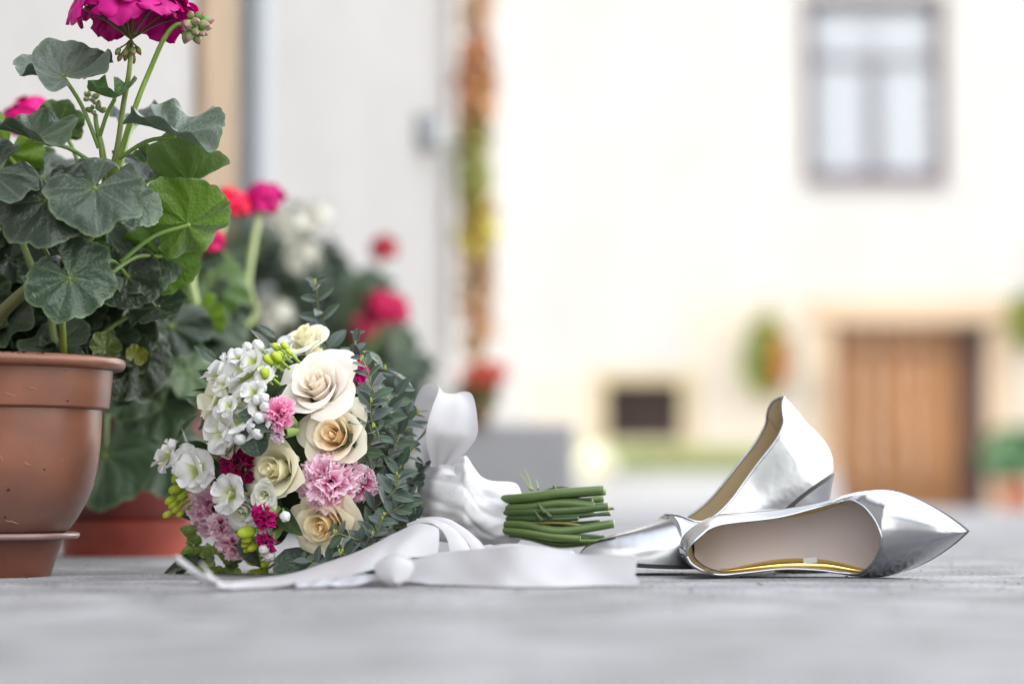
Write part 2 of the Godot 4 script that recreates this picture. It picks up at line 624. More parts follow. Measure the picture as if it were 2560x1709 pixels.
func flower_ball(parent: Node3D, mid: Vector3, r: float, col: Color, n: int, seed_: int, called := "blossom") -> void:
	var g := Geo.new()
	var q := RandomNumberGenerator.new()
	q.seed = seed_
	for i in n:
		var y := 1.0 - 1.7 * (i + 0.5) / n
		var a := i * 2.39996
		var dir := Vector3(cos(a) * sqrt(maxf(0, 1 - y * y)), y, sin(a) * sqrt(maxf(0, 1 - y * y)))
		var b := facing(dir, Vector3(q.randf() - 0.5, q.randf() - 0.5, q.randf() - 0.5))
		var cc := col * q.randf_range(0.8, 1.15)
		for k in 5:
			var rot := Basis(b.y, TAU * k / 5 + q.randf() * 0.3)
			var tip := rot * b.z
			var side := b.y.cross(tip)
			var s := r * 0.55
			var base := mid + dir * r * q.randf_range(0.75, 0.95)
			g.surf(3, 3,
				func(u: float, v: float) -> Vector3: return base + tip * s * v + side * s * 0.42 * (u - 0.5) * 2.0 * sqrt(sin(PI * clampf(v * 0.9 + 0.05, 0, 1))) + b.y * s * 0.25 * v * v,
				func(_u: float, _v: float) -> Color: return Color(cc.r, cc.g, cc.b))
	obj(called, g, M.geranium_petal, parent)


# loose leaves through an ellipsoid, joined: leaves that the photo shows only as a blur
func leaf_mass(parent: Node3D, called: String, mid: Vector3, half: Vector3, n: int, size: float, cols: Array, seed_: int) -> void:
	var q := RandomNumberGenerator.new()
	q.seed = seed_
	var g := Geo.new()
	for i in n:
		var p := Vector3.ONE
		while p.length() > 1.0:
			p = Vector3(q.randf_range(-1, 1), q.randf_range(-1, 1), q.randf_range(-1, 1))
		var pos := mid + p * half
		var nor := (Vector3(q.randf_range(-1, 1), q.randf_range(0, 1.3), q.randf_range(-0.6, 1)) + p * 0.6).normalized()
		var b := facing(nor, Vector3(q.randf_range(-1, 1), q.randf_range(-1, 0.3), q.randf_range(-1, 1)))
		var s := size * q.randf_range(0.7, 1.25)
		var cc: Color = cols[q.randi() % cols.size()] * q.randf_range(0.75, 1.2)
		g.surf(4, 3,
			func(u: float, v: float) -> Vector3:
				var w := sin(PI * clampf(0.12 + 0.85 * v, 0, 1))
				return pos + b * Vector3((u - 0.5) * s * 1.7 * w, s * 0.25 * absf(u - 0.5) * 2.0 - s * 0.15 * v * v, (v - 0.4) * s * 1.6),
			func(_u: float, _v: float) -> Color: return Color(cc.r, cc.g, cc.b))
	var o := obj(called, g, M.leaf_green, parent)
	o.set_meta("kind", "stuff")


func small_pot(parent: Node3D, r: float, h: float, col: Color) -> void:
	var g := Geo.new()
	g.lathe([Vector2(0, 0), Vector2(r * 0.7, 0), Vector2(r * 0.7, 0), Vector2(r * 0.95, h * 0.8), Vector2(r * 1.05, h * 0.8), Vector2(r * 1.05, h * 0.8), Vector2(r * 1.06, h), Vector2(r * 0.98, h), Vector2(r * 0.9, h * 0.88), Vector2(0, h * 0.88)], 32, Vector3.ZERO, col)
	obj("pot", g, M.pot, parent)


func build_yard() -> void:
	# climbing plant at the corner of the near house, in autumn colours
	var d := 6.9
	var foot := at(1190, 1210, d)
	foot.y = 0
	var vine := thing("climbing_vine", "climbing vine with orange and yellow green leaves up the corner post of the grey house", "vine", foot)
	var st := Geo.new()
	st.tube(smooth_path([Vector3(0, 0, 0), Vector3(0.012, 0.4, 0), Vector3(-0.012, 0.8, 0.01), Vector3(0.008, 1.3, 0), Vector3(0, 1.9, 0)], 24), [0.012, 0.009], 8, lin(120, 84, 56))
	obj("stem", st, M.stem, vine)
	var orange := [lin(214, 178, 138), lin(222, 196, 160), lin(204, 158, 122)]
	var green := [lin(168, 176, 92), lin(196, 194, 116), lin(150, 158, 88), lin(190, 166, 114)]
	var y := func(py: float) -> float: return at(1190, py, d).y
	var parts := [[-260.0, 130.0, orange], [120.0, 330.0, [lin(214, 140, 96), lin(196, 146, 96), lin(220, 164, 106)]], [300.0, 520.0, green], [480.0, 660.0, [lin(196, 176, 84), lin(224, 214, 92), lin(188, 146, 84)]], [620.0, 840.0, orange]]
	for i in parts.size():
		var t: float = y.call(parts[i][0])
		var bo: float = y.call(parts[i][1])
		leaf_mass(vine, "foliage", Vector3(0.0 if i != 2 else -0.012, (t + bo) / 2, 0), Vector3(0.05, (t - bo) / 2 * 1.6, 0.05), 240, 0.024, parts[i][2], 100 + i)
	# red flowers in a pot at its foot
	var ppos := at(1196, 1060, 6.7)
	ppos.y = 0
	var fp := thing("flower_pot", "pot of orange red flowers on the grey block by the corner vine", "flower pot", ppos)
	ppos.y = at(1196, 1062, 6.7).y
	fp.position = ppos
	small_pot(fp, 0.045, 0.06, lin(120, 90, 60))
	leaf_mass(fp, "foliage", Vector3(0, 0.085, 0), Vector3(0.06, 0.045, 0.05), 90, 0.022, [lin(110, 120, 60), lin(130, 130, 80)], 120)
	for k in 4:
		flower_ball(fp, Vector3(-0.02 + 0.022 * k, 0.13 + 0.012 * (k % 2), 0.03), 0.034, lin(206, 104, 76) if k != 2 else lin(206, 70, 76), 9, 130 + k)
	# grey block
	var blk := Geo.new()
	var bl := at(1050, 1062, 6.9)
	var br := at(1432, 1062, 6.9)
	blk.box(Vector3((bl.x + br.x) / 2, bl.y / 2, -7.0), Vector3(br.x - bl.x, bl.y, 0.6), 0.012, lin(142, 142, 144))
	tag(obj("concrete_block", blk, M.plaster), "low grey concrete block at the foot of the corner vine", "block")
	# lawn strip below the cellar window with its kerb
	var q := RandomNumberGenerator.new()
	q.seed = 4
	var bed := Geo.new()
	var gl := at(1380, 1216, 20.0)
	var gr := at(2075, 1216, 20.0)
	bed.box(Vector3((gl.x + gr.x) / 2, 0.1, -21.3), Vector3(gr.x - gl.x, 0.2, 2.6), 0.01, lin(110, 96, 76))
	tag(obj("flower_bed_soil", bed, M.soil), "raised soil bed under the cellar window", "", "", "structure")
	var kerb := Geo.new()
	kerb.box(Vector3((gl.x + gr.x) / 2, 0.05, -19.93), Vector3(gr.x - gl.x + 0.1, 0.26, 0.12), 0.015, lin(176, 175, 176))
	tag(obj("kerb", kerb, M.plaster), "low concrete kerb in front of the lawn strip", "", "", "structure")
	var gg := Geo.new()
	for i in 3800:
		var p := Vector3(q.randf_range(gl.x + 0.02, gr.x - 0.4), 0.2, q.randf_range(-21.2, -20.02))
		var h := q.randf_range(0.1, 0.26)
		var lean := Vector3(q.randf_range(-0.08, 0.08), h, q.randf_range(-0.06, 0.06))
		var cc := lin(150, 158, 104) * q.randf_range(0.7, 1.25)
		cc.a = 1
		var wv := Vector3(0.012, 0, q.randf_range(-0.01, 0.01))
		var k0 := g_blade(gg, p, lean, wv, cc)
	tag(obj("grass", gg, M.leaf_green), "light green grass in the strip under the cellar window", "", "", "stuff")
	# pale ball standing in for a blurred bright highlight by the lawn
	var ps := at(1490, 1165, 19.3)
	var sg := Geo.new()
	var rr := mm(50, 19.3)
	sg.ball(Vector3(0, 0, 0), Basis.from_scale(Vector3(rr, rr, rr)), 28, 18, lin(194, 191, 166))
	var stn := obj("highlight_ball", sg, M.gloss, self, Transform3D(Basis.IDENTITY, ps))
	tag(stn, "pale cream round ball standing in for a blurred highlight on a post at the corner of the lawn strip", "ornament")
	var pp := Geo.new()
	pp.box(Vector3(0, -ps.y / 2 - rr * 0.45, 0), Vector3(0.16, ps.y - rr * 0.9, 0.16), 0.01, lin(196, 192, 182))
	obj("post", pp, M.plaster, stn)
	# plants by the door
	hanging_plant("hanging_basket", "hanging basket with green trailing leaves and orange flowers beside the wooden door", at(1925, 890, 23.6), 0.24, 0.42, true, 200)
	hanging_plant("hanging_basket", "hanging basket of green leaves at the far side of the wooden door", at(2580, 800, 23.5), 0.2, 0.3, false, 210)
	var tub := at(2545, 1285, 22.8)
	tub.y = -0.17
	var tb := thing("tub_plant", "clay tub with a bushy dark green plant standing past the wooden door", "potted plant", tub)
	small_pot(tb, 0.2, 0.3, lin(190, 120, 92))
	leaf_mass(tb, "foliage", Vector3(0, 0.56, 0), Vector3(0.32, 0.3, 0.25), 260, 0.07, [lin(70, 112, 70), lin(90, 130, 96), lin(110, 140, 90)], 220)


func g_blade(g: Geo, p: Vector3, lean: Vector3, w: Vector3, cc: Color) -> int:
	var a := g.vert(p - w, cc)
	var b := g.vert(p + w, cc)
	var c := g.vert(p + lean * 0.6 + w * 0.7 + Vector3(lean.x, 0, lean.z) * 0.2, cc)
	var e := g.vert(p + lean + Vector3(lean.x, 0, lean.z), cc)
	g.tri(a, c, b)
	g.tri(a, e, c)
	return a


func hanging_plant(called: String, label: String, mid: Vector3, rx: float, ry: float, flowers: bool, seed_: int) -> void:
	var t := thing(called, label, "hanging basket", mid)
	var bk := Geo.new()
	bk.lathe([Vector2(0, -0.1), Vector2(0.08, -0.09), Vector2(0.14, 0.0), Vector2(0.15, 0.08), Vector2(0.13, 0.08), Vector2(0.0, 0.05)], 24, Vector3(0, 0.1, 0), lin(120, 92, 66))
	obj("basket", bk, M.plain, t)
	var hook := Geo.new()
	hook.tube([Vector3(0, 0.18, 0), Vector3(0, 0.62, 0), Vector3(0, 0.64, -0.1), Vector3(0, 0.64, -0.45 + (mid.z + 23.9) * -1.0)], [0.008], 8, lin(60, 56, 54))
	obj("bracket", hook, M.gloss, t)
	leaf_mass(t, "foliage", Vector3(-0.03, 0.0, 0), Vector3(rx, ry, 0.2), 420, 0.06, [lin(120, 140, 44), lin(150, 160, 60), lin(176, 170, 70), lin(96, 120, 48)], seed_)
	if flowers:
		for k in 6:
			flower_ball(t, Vector3(0.08 + 0.05 * sin(k * 2.0), 0.14 - 0.075 * k, 0.16), 0.055, lin(226, 120, 76), 9, seed_ + 1 + k)


# what stands behind the camera and shows in the silver of the shoes
func build_behind() -> void:
	var hedge := thing("hedge", "clipped green hedge along the yard, mirrored in the silver shoes", "hedge", Vector3(3.6, 0, 7.0))
	leaf_mass(hedge, "foliage", Vector3(0, 0.42, 0), Vector3(4.2, 0.46, 0.45), 2600, 0.13, [lin(74, 108, 44), lin(96, 128, 50), lin(120, 150, 64)], 300)
	var kinds := ["tall", "broad", "low"]
	var spots := [Vector3(-1.6, 0, 9.5), Vector3(2.6, 0, 9.0), Vector3(6.6, 0, 8.6)]
	for k in 3:
		var tree := thing("round_tree", ["tall dark tree over the hedge, mirrored in the silver shoes", "broad green tree over the hedge, mirrored in the silver shoes", "low bushy tree at the end of the hedge, mirrored in the silver shoes"][k], "tree", spots[k], "trees behind the hedge")
		var tk := Geo.new()
		tk.tube(smooth_path([Vector3(0, 0, 0), Vector3(0.05, 0.9, 0), Vector3(-0.03, 1.9, 0.05)], 10), [0.16, 0.1], 10, lin(96, 80, 64))
		obj("trunk", tk, M.wood, tree)
		leaf_mass(tree, "crown", Vector3(0, [3.1, 2.6, 2.2][k], 0), [Vector3(1.3, 1.7, 1.2), Vector3(1.8, 1.3, 1.4), Vector3(1.3, 1.1, 1.2)][k], 1500, 0.2, [lin(60, 90, 40), lin(78, 106, 46)], 310 + k)


# ------------------------------------------------------------------ geraniums
func geranium_leaf(r: float, cup: float, ruffle: float, fold: float, curl: float, seed_: int, col: Color, vein: Color) -> Geo:
	var q := RandomNumberGenerator.new()
	q.seed = seed_
	var ph := q.randf() * TAU
	var ph2 := q.randf() * TAU
	var lob := []
	for k in 9:
		lob.append(q.randf_range(0.9, 1.07))
	var waves := 2.0 if q.randf() < 0.5 else 3.0
	var step := deg_to_rad(48.2)
	var g := Geo.new()
	var tint := q.randf_range(0.88, 1.12)
	g.surf(112, 11,
		func(u: float, v: float) -> Vector3:
			var a := (u - 0.5) * deg_to_rad(337.4)
			var s := sin(PI * a / step)
			var rho := v
			var li := clampi(int(roundf(a / step)) + 4, 0, 8)
			var out: float = lerpf(1.0, lob[li], 1.0 - s * s)
			out *= 1.0 - 0.085 * pow(s * s, 1.5)
			out *= 1.0 + 0.036 * (absf(cos(PI * a / step * 3.0)) - 0.5) + 0.010 * sin(5.0 * a + ph)
			out *= 1.0 - 0.16 * smoothstep(2.3, 2.94, absf(a))
			var rr := r * rho * lerpf(1.0, out, rho * rho)
			var x := sin(a) * rr
			var z := cos(a) * rr
			var h := cup * rho * rho
			h += ruffle * rho * rho * (0.7 * sin(waves * a + ph) + 0.3 * sin((waves + 3.0) * a + ph2))
			h += 0.13 * rho * s * s * (1.0 - 0.3 * rho)
			h += fold * absf(x) / r
			h -= curl * smoothstep(0.72, 1.0, rho) * (0.5 + 0.5 * sin(4.0 * a + ph2))
			h += 0.010 * rho * sin(17.0 * a + 14.0 * rho + ph) + 0.055 * rho * rho * rho * sin(9.0 * a + ph2)
			return Vector3(x, h * r, z),
		func(u: float, v: float) -> Color:
			var a := (u - 0.5) * deg_to_rad(337.4)
			var k: float = absf(a / step - roundf(a / step)) * 48.2
			var on := 1.0 if k < 0.6 else 0.0
			# side veins fork from the main ones
			var fork := absf(fmod(absf(a / step - roundf(a / step)) * 3.2 + (1.0 - v) * 0.9, 1.0) - 0.5)
			if fork < 0.04 and v > 0.5 and v < 0.9:
				on = 0.16
			var mixv := on * (0.7 - 0.5 * v)
			var cc := col.lerp(vein, mixv)
			var edge := smoothstep(0.0, 0.25, v)
			cc = cc.lerp(col.lerp(Color(0.10, 0.16, 0.03), 0.5), 1.0 - edge)
			cc = cc.lerp(lin(120, 140, 100), 0.35 * smoothstep(0.95, 1.0, v))
			cc *= tint
			return Color(cc.r, cc.g, cc.b))
	return g


func geranium_petal(seed_: int, col: Color, eye: Color) -> Geo:
	var q := RandomNumberGenerator.new()
	q.seed = seed_
	var ph := q.randf() * TAU
	var cup := q.randf_range(-0.25, 0.2)
	var g := Geo.new()
	g.surf(12, 10,
		func(u: float, v: float) -> Vector3:
			var s := (u - 0.5) * 2.0
			var vv := v * (1.0 - 0.10 * s * s * s * s + 0.03 * sin(s * 5.0 + ph))
			var w := 0.10 + 0.46 * pow(sin(PI * clampf(0.04 + 0.74 * v, 0, 1)), 1.1)
			if v > 0.72:
				w *= sqrt(maxf(0.0, 1.0 - pow((v - 0.72) / 0.30, 2.4)))
			return Vector3(s * w, 0.12 * sin(PI * vv) + cup * s * s * 0.5 * v + 0.05 * sin(s * 4.0 + ph) * v - 0.22 * v * v, vv),
		func(_u: float, v: float) -> Color:
			return eye.lerp(col, smoothstep(0.0, 0.35, v)))
	return g


func bud_geo(l: float, r: float, green: Color, tip: Color) -> Geo:
	var g := Geo.new()
	var prof := [[0.0, 0.25], [0.15, 0.75], [0.4, 1.0], [0.7, 0.8], [0.9, 0.4], [1.0, 0.05]]
	g.surf(15, 12,
		func(u: float, v: float) -> Vector3:
			var rr := table(prof, v) * r * (1.0 + 0.07 * cos(5.0 * TAU * u))
			return Vector3(cos(TAU * u) * rr, v * l, sin(TAU * u) * rr),
		func(_u: float, v: float) -> Color: return green.lerp(tip, smoothstep(0.62, 0.9, v)),
		true)
	return g


func flower_head(parent: Node3D, mid: Vector3, axis: Vector3, reach: float, florets: int, petal_len: float, col: Color, seed_: int, low := 100.0, buds := 9) -> void:
	var q := RandomNumberGenerator.new()
	q.seed = seed_
	var head := group_node("flower_head", parent, Transform3D(facing(axis), mid))
	var meshes := []
	for k in 6:
		var tint := q.randf_range(0.8, 1.15)
		meshes.append(geranium_petal(seed_ + k, Color(col.r * tint, col.g * tint, col.b * tint), Color(col.r * 0.7, col.g * 0.5, col.b * 0.6)).mesh())
	var stalks := Geo.new()
	for i in florets:
		var el := deg_to_rad(lerpf(4.0, low, pow((i + 0.5) / florets, 0.62)))
		var az := i * 2.39996 + q.randf_range(-0.2, 0.2)
		var dir := Vector3(sin(el) * cos(az), cos(el), sin(el) * sin(az))
		var len := reach * q.randf_range(0.86, 1.1)
		var tip := dir * len
		stalks.tube(smooth_path([Vector3.ZERO, dir * len * 0.5 + Vector3(0, 0.003, 0), tip], 5), [0.0009], 6, lin(92, 96, 50), lin(110, 60, 60))
		var b := facing((dir + Vector3(q.randf_range(-0.3, 0.3), q.randf_range(-0.2, 0.2), q.randf_range(-0.3, 0.3))).normalized(), Vector3(q.randf_range(-1, 1), 0, q.randf_range(-1, 1)))
		for k in 5:
			var rot := b * Basis(Vector3.UP, TAU * k / 5 + q.randf_range(-0.12, 0.12)) * Basis(Vector3.RIGHT, q.randf_range(-0.45, 0.2))
			var s := petal_len * q.randf_range(0.85, 1.15)
			obj("petal", meshes[q.randi() % 6], M.geranium_petal, head, Transform3D(rot.scaled_local(Vector3(s, s, s)), tip))
	var bm := bud_geo(0.0095, 0.0026, lin(104, 122, 58), lin(150, 40, 90)).mesh()
	for i in buds:
		var az := i * 2.39996
		var el := deg_to_rad(q.randf_range(112, 166))
		var dir := Vector3(sin(el) * cos(az), cos(el), sin(el) * sin(az))
		var ln := q.randf_range(0.006, 0.017)
		stalks.tube([Vector3.ZERO, dir * ln * 0.5 + Vector3(0, -0.001, 0), dir * ln], [0.0009], 6, lin(100, 110, 52))
		obj("bud", bm, M.stem, head, Transform3D(facing(dir + Vector3(0, -0.5, 0)), dir * ln))
	obj("pedicel", stalks, M.stem, head)


func bud_cluster(parent: Node3D, mid: Vector3, axis: Vector3, n: int, size: float, seed_: int) -> void:
	var q := RandomNumberGenerator.new()
	q.seed = seed_
	var head := group_node("bud_cluster", parent, Transform3D(facing(axis), mid))
	var bm := bud_geo(0.0088 * size, 0.0030 * size, lin(112, 136, 74), lin(150, 96, 104)).mesh()
	for i in n:
		var y := 1.0 - 1.5 * (i + 0.5) / n
		var az := i * 2.39996
		var dir := Vector3(cos(az) * sqrt(1 - y * y), y, sin(az) * sqrt(1 - y * y))
		var s := q.randf_range(0.75, 1.25)
		obj("bud", bm, M.stem, head, Transform3D(facing(dir + Vector3(0, 0.5, 0)).scaled_local(Vector3(s, s, s)), dir * 0.0042 * size))


# stem from [px, py, depth] points
func stalk(parent: Node3D, pts: Array, r0: float, r1: float, c0: Color, c1: Color, called := "stem") -> MeshInstance3D:
	var p := []
	for e in pts:
		p.append(at(e[0], e[1], e[2]) - parent.position)
	var g := Geo.new()
	var n := pts.size() * 7
	var rad := []
	for i in n + 1:
		rad.append(lerpf(r0, r1, float(i) / n))
	g.tube(smooth_path(p, n), rad, 10, c0, c1)
	return obj(called, g, M.stem, parent)


# leaf with its petiole: where it is attached, its normal, the way its tip points, the node on the stem
func put_leaf(parent: Node3D, px: float, py: float, d: float, rpx: float, nor: Vector3, tip: Vector3, shape: Array, seed_: int, col: Color, vein: Color, node := [], m: Material = null) -> void:
	var pos := at(px, py, d) - parent.position
	var shade := 0.50 if nor.z > 0 else 0.8  # leaves turned away get a brighter colour, as if light came through
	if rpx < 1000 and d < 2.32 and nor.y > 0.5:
		shade = 0.75  # upturned near leaves painted lighter, standing in for sky sheen
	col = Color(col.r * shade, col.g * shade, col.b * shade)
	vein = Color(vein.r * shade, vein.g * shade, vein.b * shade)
	var lf := obj("leaf", geranium_leaf(mm(rpx, d), shape[0], shape[1], shape[2], shape[3], seed_, col, vein), m if m else M.leaf_dusty, parent, Transform3D(facing(nor, tip), pos))
	if node.size() == 3:
		var end: Vector3 = at(node[0], node[1], node[2]) - parent.position
		var under := pos - nor.normalized() * mm(6, d)
		var bend := (under + end) / 2 + Vector3(0, (under - end).length() * 0.10, 0)
		var inv := lf.transform.affine_inverse()
		var g := Geo.new()
		var path := []
		for e in smooth_path([pos, under, bend, end], 12):
			path.append(inv * e)
		g.tube(path, [mm(5.5, d)], 9, lin(112, 140, 58), lin(96, 122, 56))
		obj("petiole", g, M.stem, lf)


func big_pot() -> void:
	var d := 2.36
	var centre := at(-50, 1440, d)
	centre.y = 0
	var t := thing("potted_geranium", "pink flowering geranium with leaves greyed by dust and painted sheen in a large terracotta plastic pot", "potted plant", centre)
	var clay := lin(136, 86, 66)
	var y := func(py: float) -> float: return at(-50, py, d).y
	var r := func(k: float) -> float: return mm(k, d)
	var body := Geo.new()
	body.lathe([Vector2(0, y.call(1335)), Vector2(r.call(200), y.call(1335)), Vector2(r.call(216), y.call(1324)), Vector2(r.call(237), y.call(1295)), Vector2(r.call(260), y.call(1255)), Vector2(r.call(275), y.call(1216)), Vector2(r.call(287), y.call(1160)), Vector2(r.call(293), y.call(1100)), Vector2(r.call(296), y.call(1026)),
		Vector2(r.call(296), y.call(1026)), Vector2(r.call(311), y.call(1022)), Vector2(r.call(313), y.call(1018)), Vector2(r.call(318), y.call(970)), Vector2(r.call(322), y.call(928)), Vector2(r.call(322), y.call(928)),
		Vector2(r.call(345), y.call(925)), Vector2(r.call(352), y.call(917)), Vector2(r.call(353), y.call(908)), Vector2(r.call(350), y.call(900)), Vector2(r.call(342), y.call(896)), Vector2(r.call(330), y.call(897)),
		Vector2(r.call(318), y.call(903)), Vector2(r.call(308), y.call(960)), Vector2(0, y.call(960))], 96, Vector3.ZERO, clay)
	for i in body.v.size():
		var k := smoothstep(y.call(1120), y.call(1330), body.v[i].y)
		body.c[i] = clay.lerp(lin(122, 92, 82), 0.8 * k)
	obj("pot", body, M.pot, t)
	var lip := Geo.new()
	lip.lathe([Vector2(r.call(203), y.call(1347)), Vector2(r.call(238), y.call(1346)), Vector2(r.call(243), y.call(1340)), Vector2(r.call(243), y.call(1334)), Vector2(r.call(237), y.call(1330)), Vector2(r.call(214), y.call(1333))], 96, Vector3.ZERO, lin(160, 128, 118))
	var sa := Geo.new()
	sa.lathe([Vector2(0, 0.0), Vector2(r.call(172), 0.0), Vector2(r.call(172), 0.0), Vector2(r.call(188), y.call(1390)), Vector2(r.call(203), y.call(1347)), Vector2(r.call(203), y.call(1347)), Vector2(r.call(200), y.call(1344)), Vector2(0, y.call(1344))], 96, Vector3.ZERO, lin(116, 68, 52))
	obj("rim", lip, M.pot, obj("saucer", sa, M.pot, t))
	var so := Geo.new()
	so.lathe([Vector2(r.call(316), y.call(928)), Vector2(r.call(250), y.call(918)), Vector2(0, y.call(908))], 48, Vector3.ZERO, lin(52, 40, 34))
	obj("soil", so, M.soil, t)
	# crumbs of soil and scuffs that stick to the rim and the side
	var cr := Geo.new()
	var q := RandomNumberGenerator.new()
	q.seed = 12
	for i in 26:
		var px := q.randf_range(40, 160) if i < 20 else q.randf_range(10, 230)
		var py := q.randf_range(884, 898) if i < 20 else q.randf_range(930, 1300)
		var ang := asin(clampf((px + 50.0) / 353.0, -1, 1))
		var rr: float = r.call(348.0) if i < 20 else mm(table([[930, 322], [1018, 314], [1026, 297], [1160, 288], [1255, 262], [1300, 235]], py), d) + 0.0003
		var s := q.randf_range(0.0006, 0.0022)
		cr.ball(Vector3(sin(ang) * rr, y.call(py + (12 if i < 20 else 0)), cos(ang) * rr), Basis.from_euler(Vector3(q.randf() * 3, q.randf() * 3, 0)).scaled(Vector3(s, s * 0.6, s * 0.5)), 6, 4, lin(40, 28, 24) if i < 26 else lin(200, 180, 170))
	var crumbs := obj("soil_crumbs", cr, M.soil, t)
	crumbs.set_meta("kind", "stuff")
	var scuff := Geo.new()
	for i in 6:
		var px := q.randf_range(-10, 215)
		var py := q.randf_range(945, 1300)
		var ln := q.randf_range(0.002, 0.011)
		var dirp := Vector2(1, q.randf_range(-0.5, 0.5)) if i % 3 else Vector2(q.randf_range(-0.3, 0.3), 1)
		var path := []
		for k in 6:
			var f := k / 5.0
			var qx: float = px + dirp.x * f * ln / mm(1, d) + 2.0 * sin(f * 9.0 + i)
			var qy: float = py + dirp.y * f * ln / mm(1, d) + 2.0 * cos(f * 7.0 + i)
			var rr: float = mm(table([[930, 322], [1018, 314], [1026, 297], [1160, 288], [1255, 262], [1300, 235]], qy), d)
			var ang := asin(clampf((qx + 50.0) * d / FOCAL_PX / rr, -0.99, 0.99))
			path.append(Vector3(sin(ang) * rr, y.call(qy), cos(ang) * rr))
		scuff.tube(path, [0.0001, 0.0003, 0.0003, 0.0002, 0.0003, 0.0001], 5, lin(176, 134, 116))
	var scuffs := obj("scuffs", scuff, M.plain, t)
	scuffs.set_meta("kind", "stuff")
	# stems
	var dk := lin(88, 96, 56)
	var gr := lin(104, 128, 56)
	stalk(t, [[-60, 905, 2.36], [-10, 800, 2.33], [70, 720, 2.31], [160, 655, 2.30], [235, 575, 2.30], [262, 470, 2.31], [255, 380, 2.31], [246, 335, 2.31]], 0.0072, 0.0027, lin(92, 84, 60), gr)
	stalk(t, [[262, 470, 2.31], [290, 380, 2.31], [308, 260, 2.31], [322, 180, 2.30], [327, 118, 2.30]], 0.003, 0.0024, lin(92, 96, 52), lin(132, 150, 76), "flower_stalk")
	stalk(t, [[272, 500, 2.31], [305, 370, 2.30], [340, 260, 2.29], [372, 180, 2.29], [410, 95, 2.28], [440, 62, 2.28], [462, 62, 2.28]], 0.003, 0.0021, lin(110, 134, 48), lin(112, 138, 62), "flower_stalk")
	stalk(t, [[246, 336, 2.31], [240, 310, 2.31], [238, 285, 2.31]], 0.0027, 0.0022, gr, gr)
	stalk(t, [[200, 900, 2.42], [140, 860, 2.42], [120, 760, 2.42], [60, 620, 2.42], [20, 480, 2.42]], 0.005, 0.003, dk, gr)
	stalk(t, [[160, 905, 2.4], [155, 820, 2.38], [150, 700, 2.36]], 0.004, 0.003, lin(120, 120, 50), gr)
	stalk(t, [[-20, 905, 2.3], [-120, 700, 2.3], [-170, 480, 2.33]], 0.006, 0.003, dk, gr)
	flower_head(t, at(327, 98, 2.30) - t.position, Vector3(0.05, 1, 0.0), 0.055, 23, 0.022, lin(182, 0, 118), 400, 68.0, 12)
	bud_cluster(t, at(482, 62, 2.28) - t.position, Vector3(0.85, -0.5, 0.3), 15, 1.5, 430)
	bud_cluster(t, at(240, 278, 2.31) - t.position, Vector3(-0.1, 1, 0.2), 7, 0.8, 431)
	bud_cluster(t, at(222, 250, 2.40) - t.position, Vector3(0.5, 0.6, 0.2), 8, 0.9, 432)
	# leaves
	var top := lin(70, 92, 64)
	var dusty_sheen := lin(90, 106, 90)  # dust, with the grey reflection of the sky put into the colour
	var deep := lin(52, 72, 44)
	var lit := lin(88, 126, 18)  # light passing through the leaf, painted in as yellow green
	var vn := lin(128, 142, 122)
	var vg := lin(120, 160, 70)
	put_leaf(t, 160, 190, 2.30, 128, Vector3(0.02, 0.80, 0.58), Vector3(-0.5, 0.5, -0.7), [0.24, 0.2, 0.12, 0.12], 1, dusty_sheen, vn, [246, 370, 2.31])
	put_leaf(t, 284, 244, 2.29, 66, Vector3(-0.05, 0.93, 0.36), Vector3(0.2, 0.2, 0.9), [0.55, 0.22, 0.1, 0.1], 2, lin(88, 124, 66), vg, [247, 345, 2.31])
	put_leaf(t, 432, 336, 2.28, 132, Vector3(0.16, 0.88, 0.36), Vector3(0.9, -0.2, 0.5), [0.12, 0.20, 0.35, 0.1], 23, dusty_sheen, vn, [298, 396, 2.30])
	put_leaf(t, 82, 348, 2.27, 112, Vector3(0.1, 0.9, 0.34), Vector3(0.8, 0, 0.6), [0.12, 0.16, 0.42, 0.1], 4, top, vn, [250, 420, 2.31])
	put_leaf(t, 236, 468, 2.25, 134, Vector3(-0.05, 0.58, 0.80), Vector3(-0.55, -0.55, 0.3), [-0.05, 0.20, -0.05, 0.16], 15, lin(64, 82, 64), vn, [262, 500, 2.30])
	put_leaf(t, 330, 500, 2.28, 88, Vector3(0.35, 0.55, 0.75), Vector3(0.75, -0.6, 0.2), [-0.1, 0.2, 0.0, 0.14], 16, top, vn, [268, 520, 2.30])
	put_leaf(t, 116, 500, 2.26, 140, Vector3(-0.08, 0.42, 0.9), Vector3(0.15, -0.9, 0.2), [-0.04, 0.18, -0.05, 0.14], 17, lin(54, 72, 54), vn, [225, 590, 2.30])
	put_leaf(t, -25, 430, 2.26, 130, Vector3(0.1, 0.62, 0.78), Vector3(-0.7, -0.5, 0.2), [0.0, 0.15, 0.0, 0.1], 18, lin(58, 74, 58), vn, [120, 640, 2.31])
	put_leaf(t, 155, 690, 2.28, 96, Vector3(0.12, 0.72, 0.66), Vector3(-0.95, 0.05, 0.2), [-0.05, 0.14, -0.1, 0.1], 19, lin(62, 74, 56), vn, [170, 660, 2.30])
	put_leaf(t, 172, 693, 2.26, 116, Vector3(0.08, 0.18, 0.98), Vector3(0.55, -0.8, 0.1), [-0.03, 0.13, -0.05, 0.1], 10, lin(72, 98, 70), lin(136, 156, 120), [176, 650, 2.30])
	put_leaf(t, 470, 455, 2.36, 112, Vector3(-0.15, 0.85, -0.30), Vector3(0.9, 0.1, 0.3), [0.3, 0.22, 0.35, 0.0], 11, lin(92, 118, 56), vg, [395, 480, 2.33])
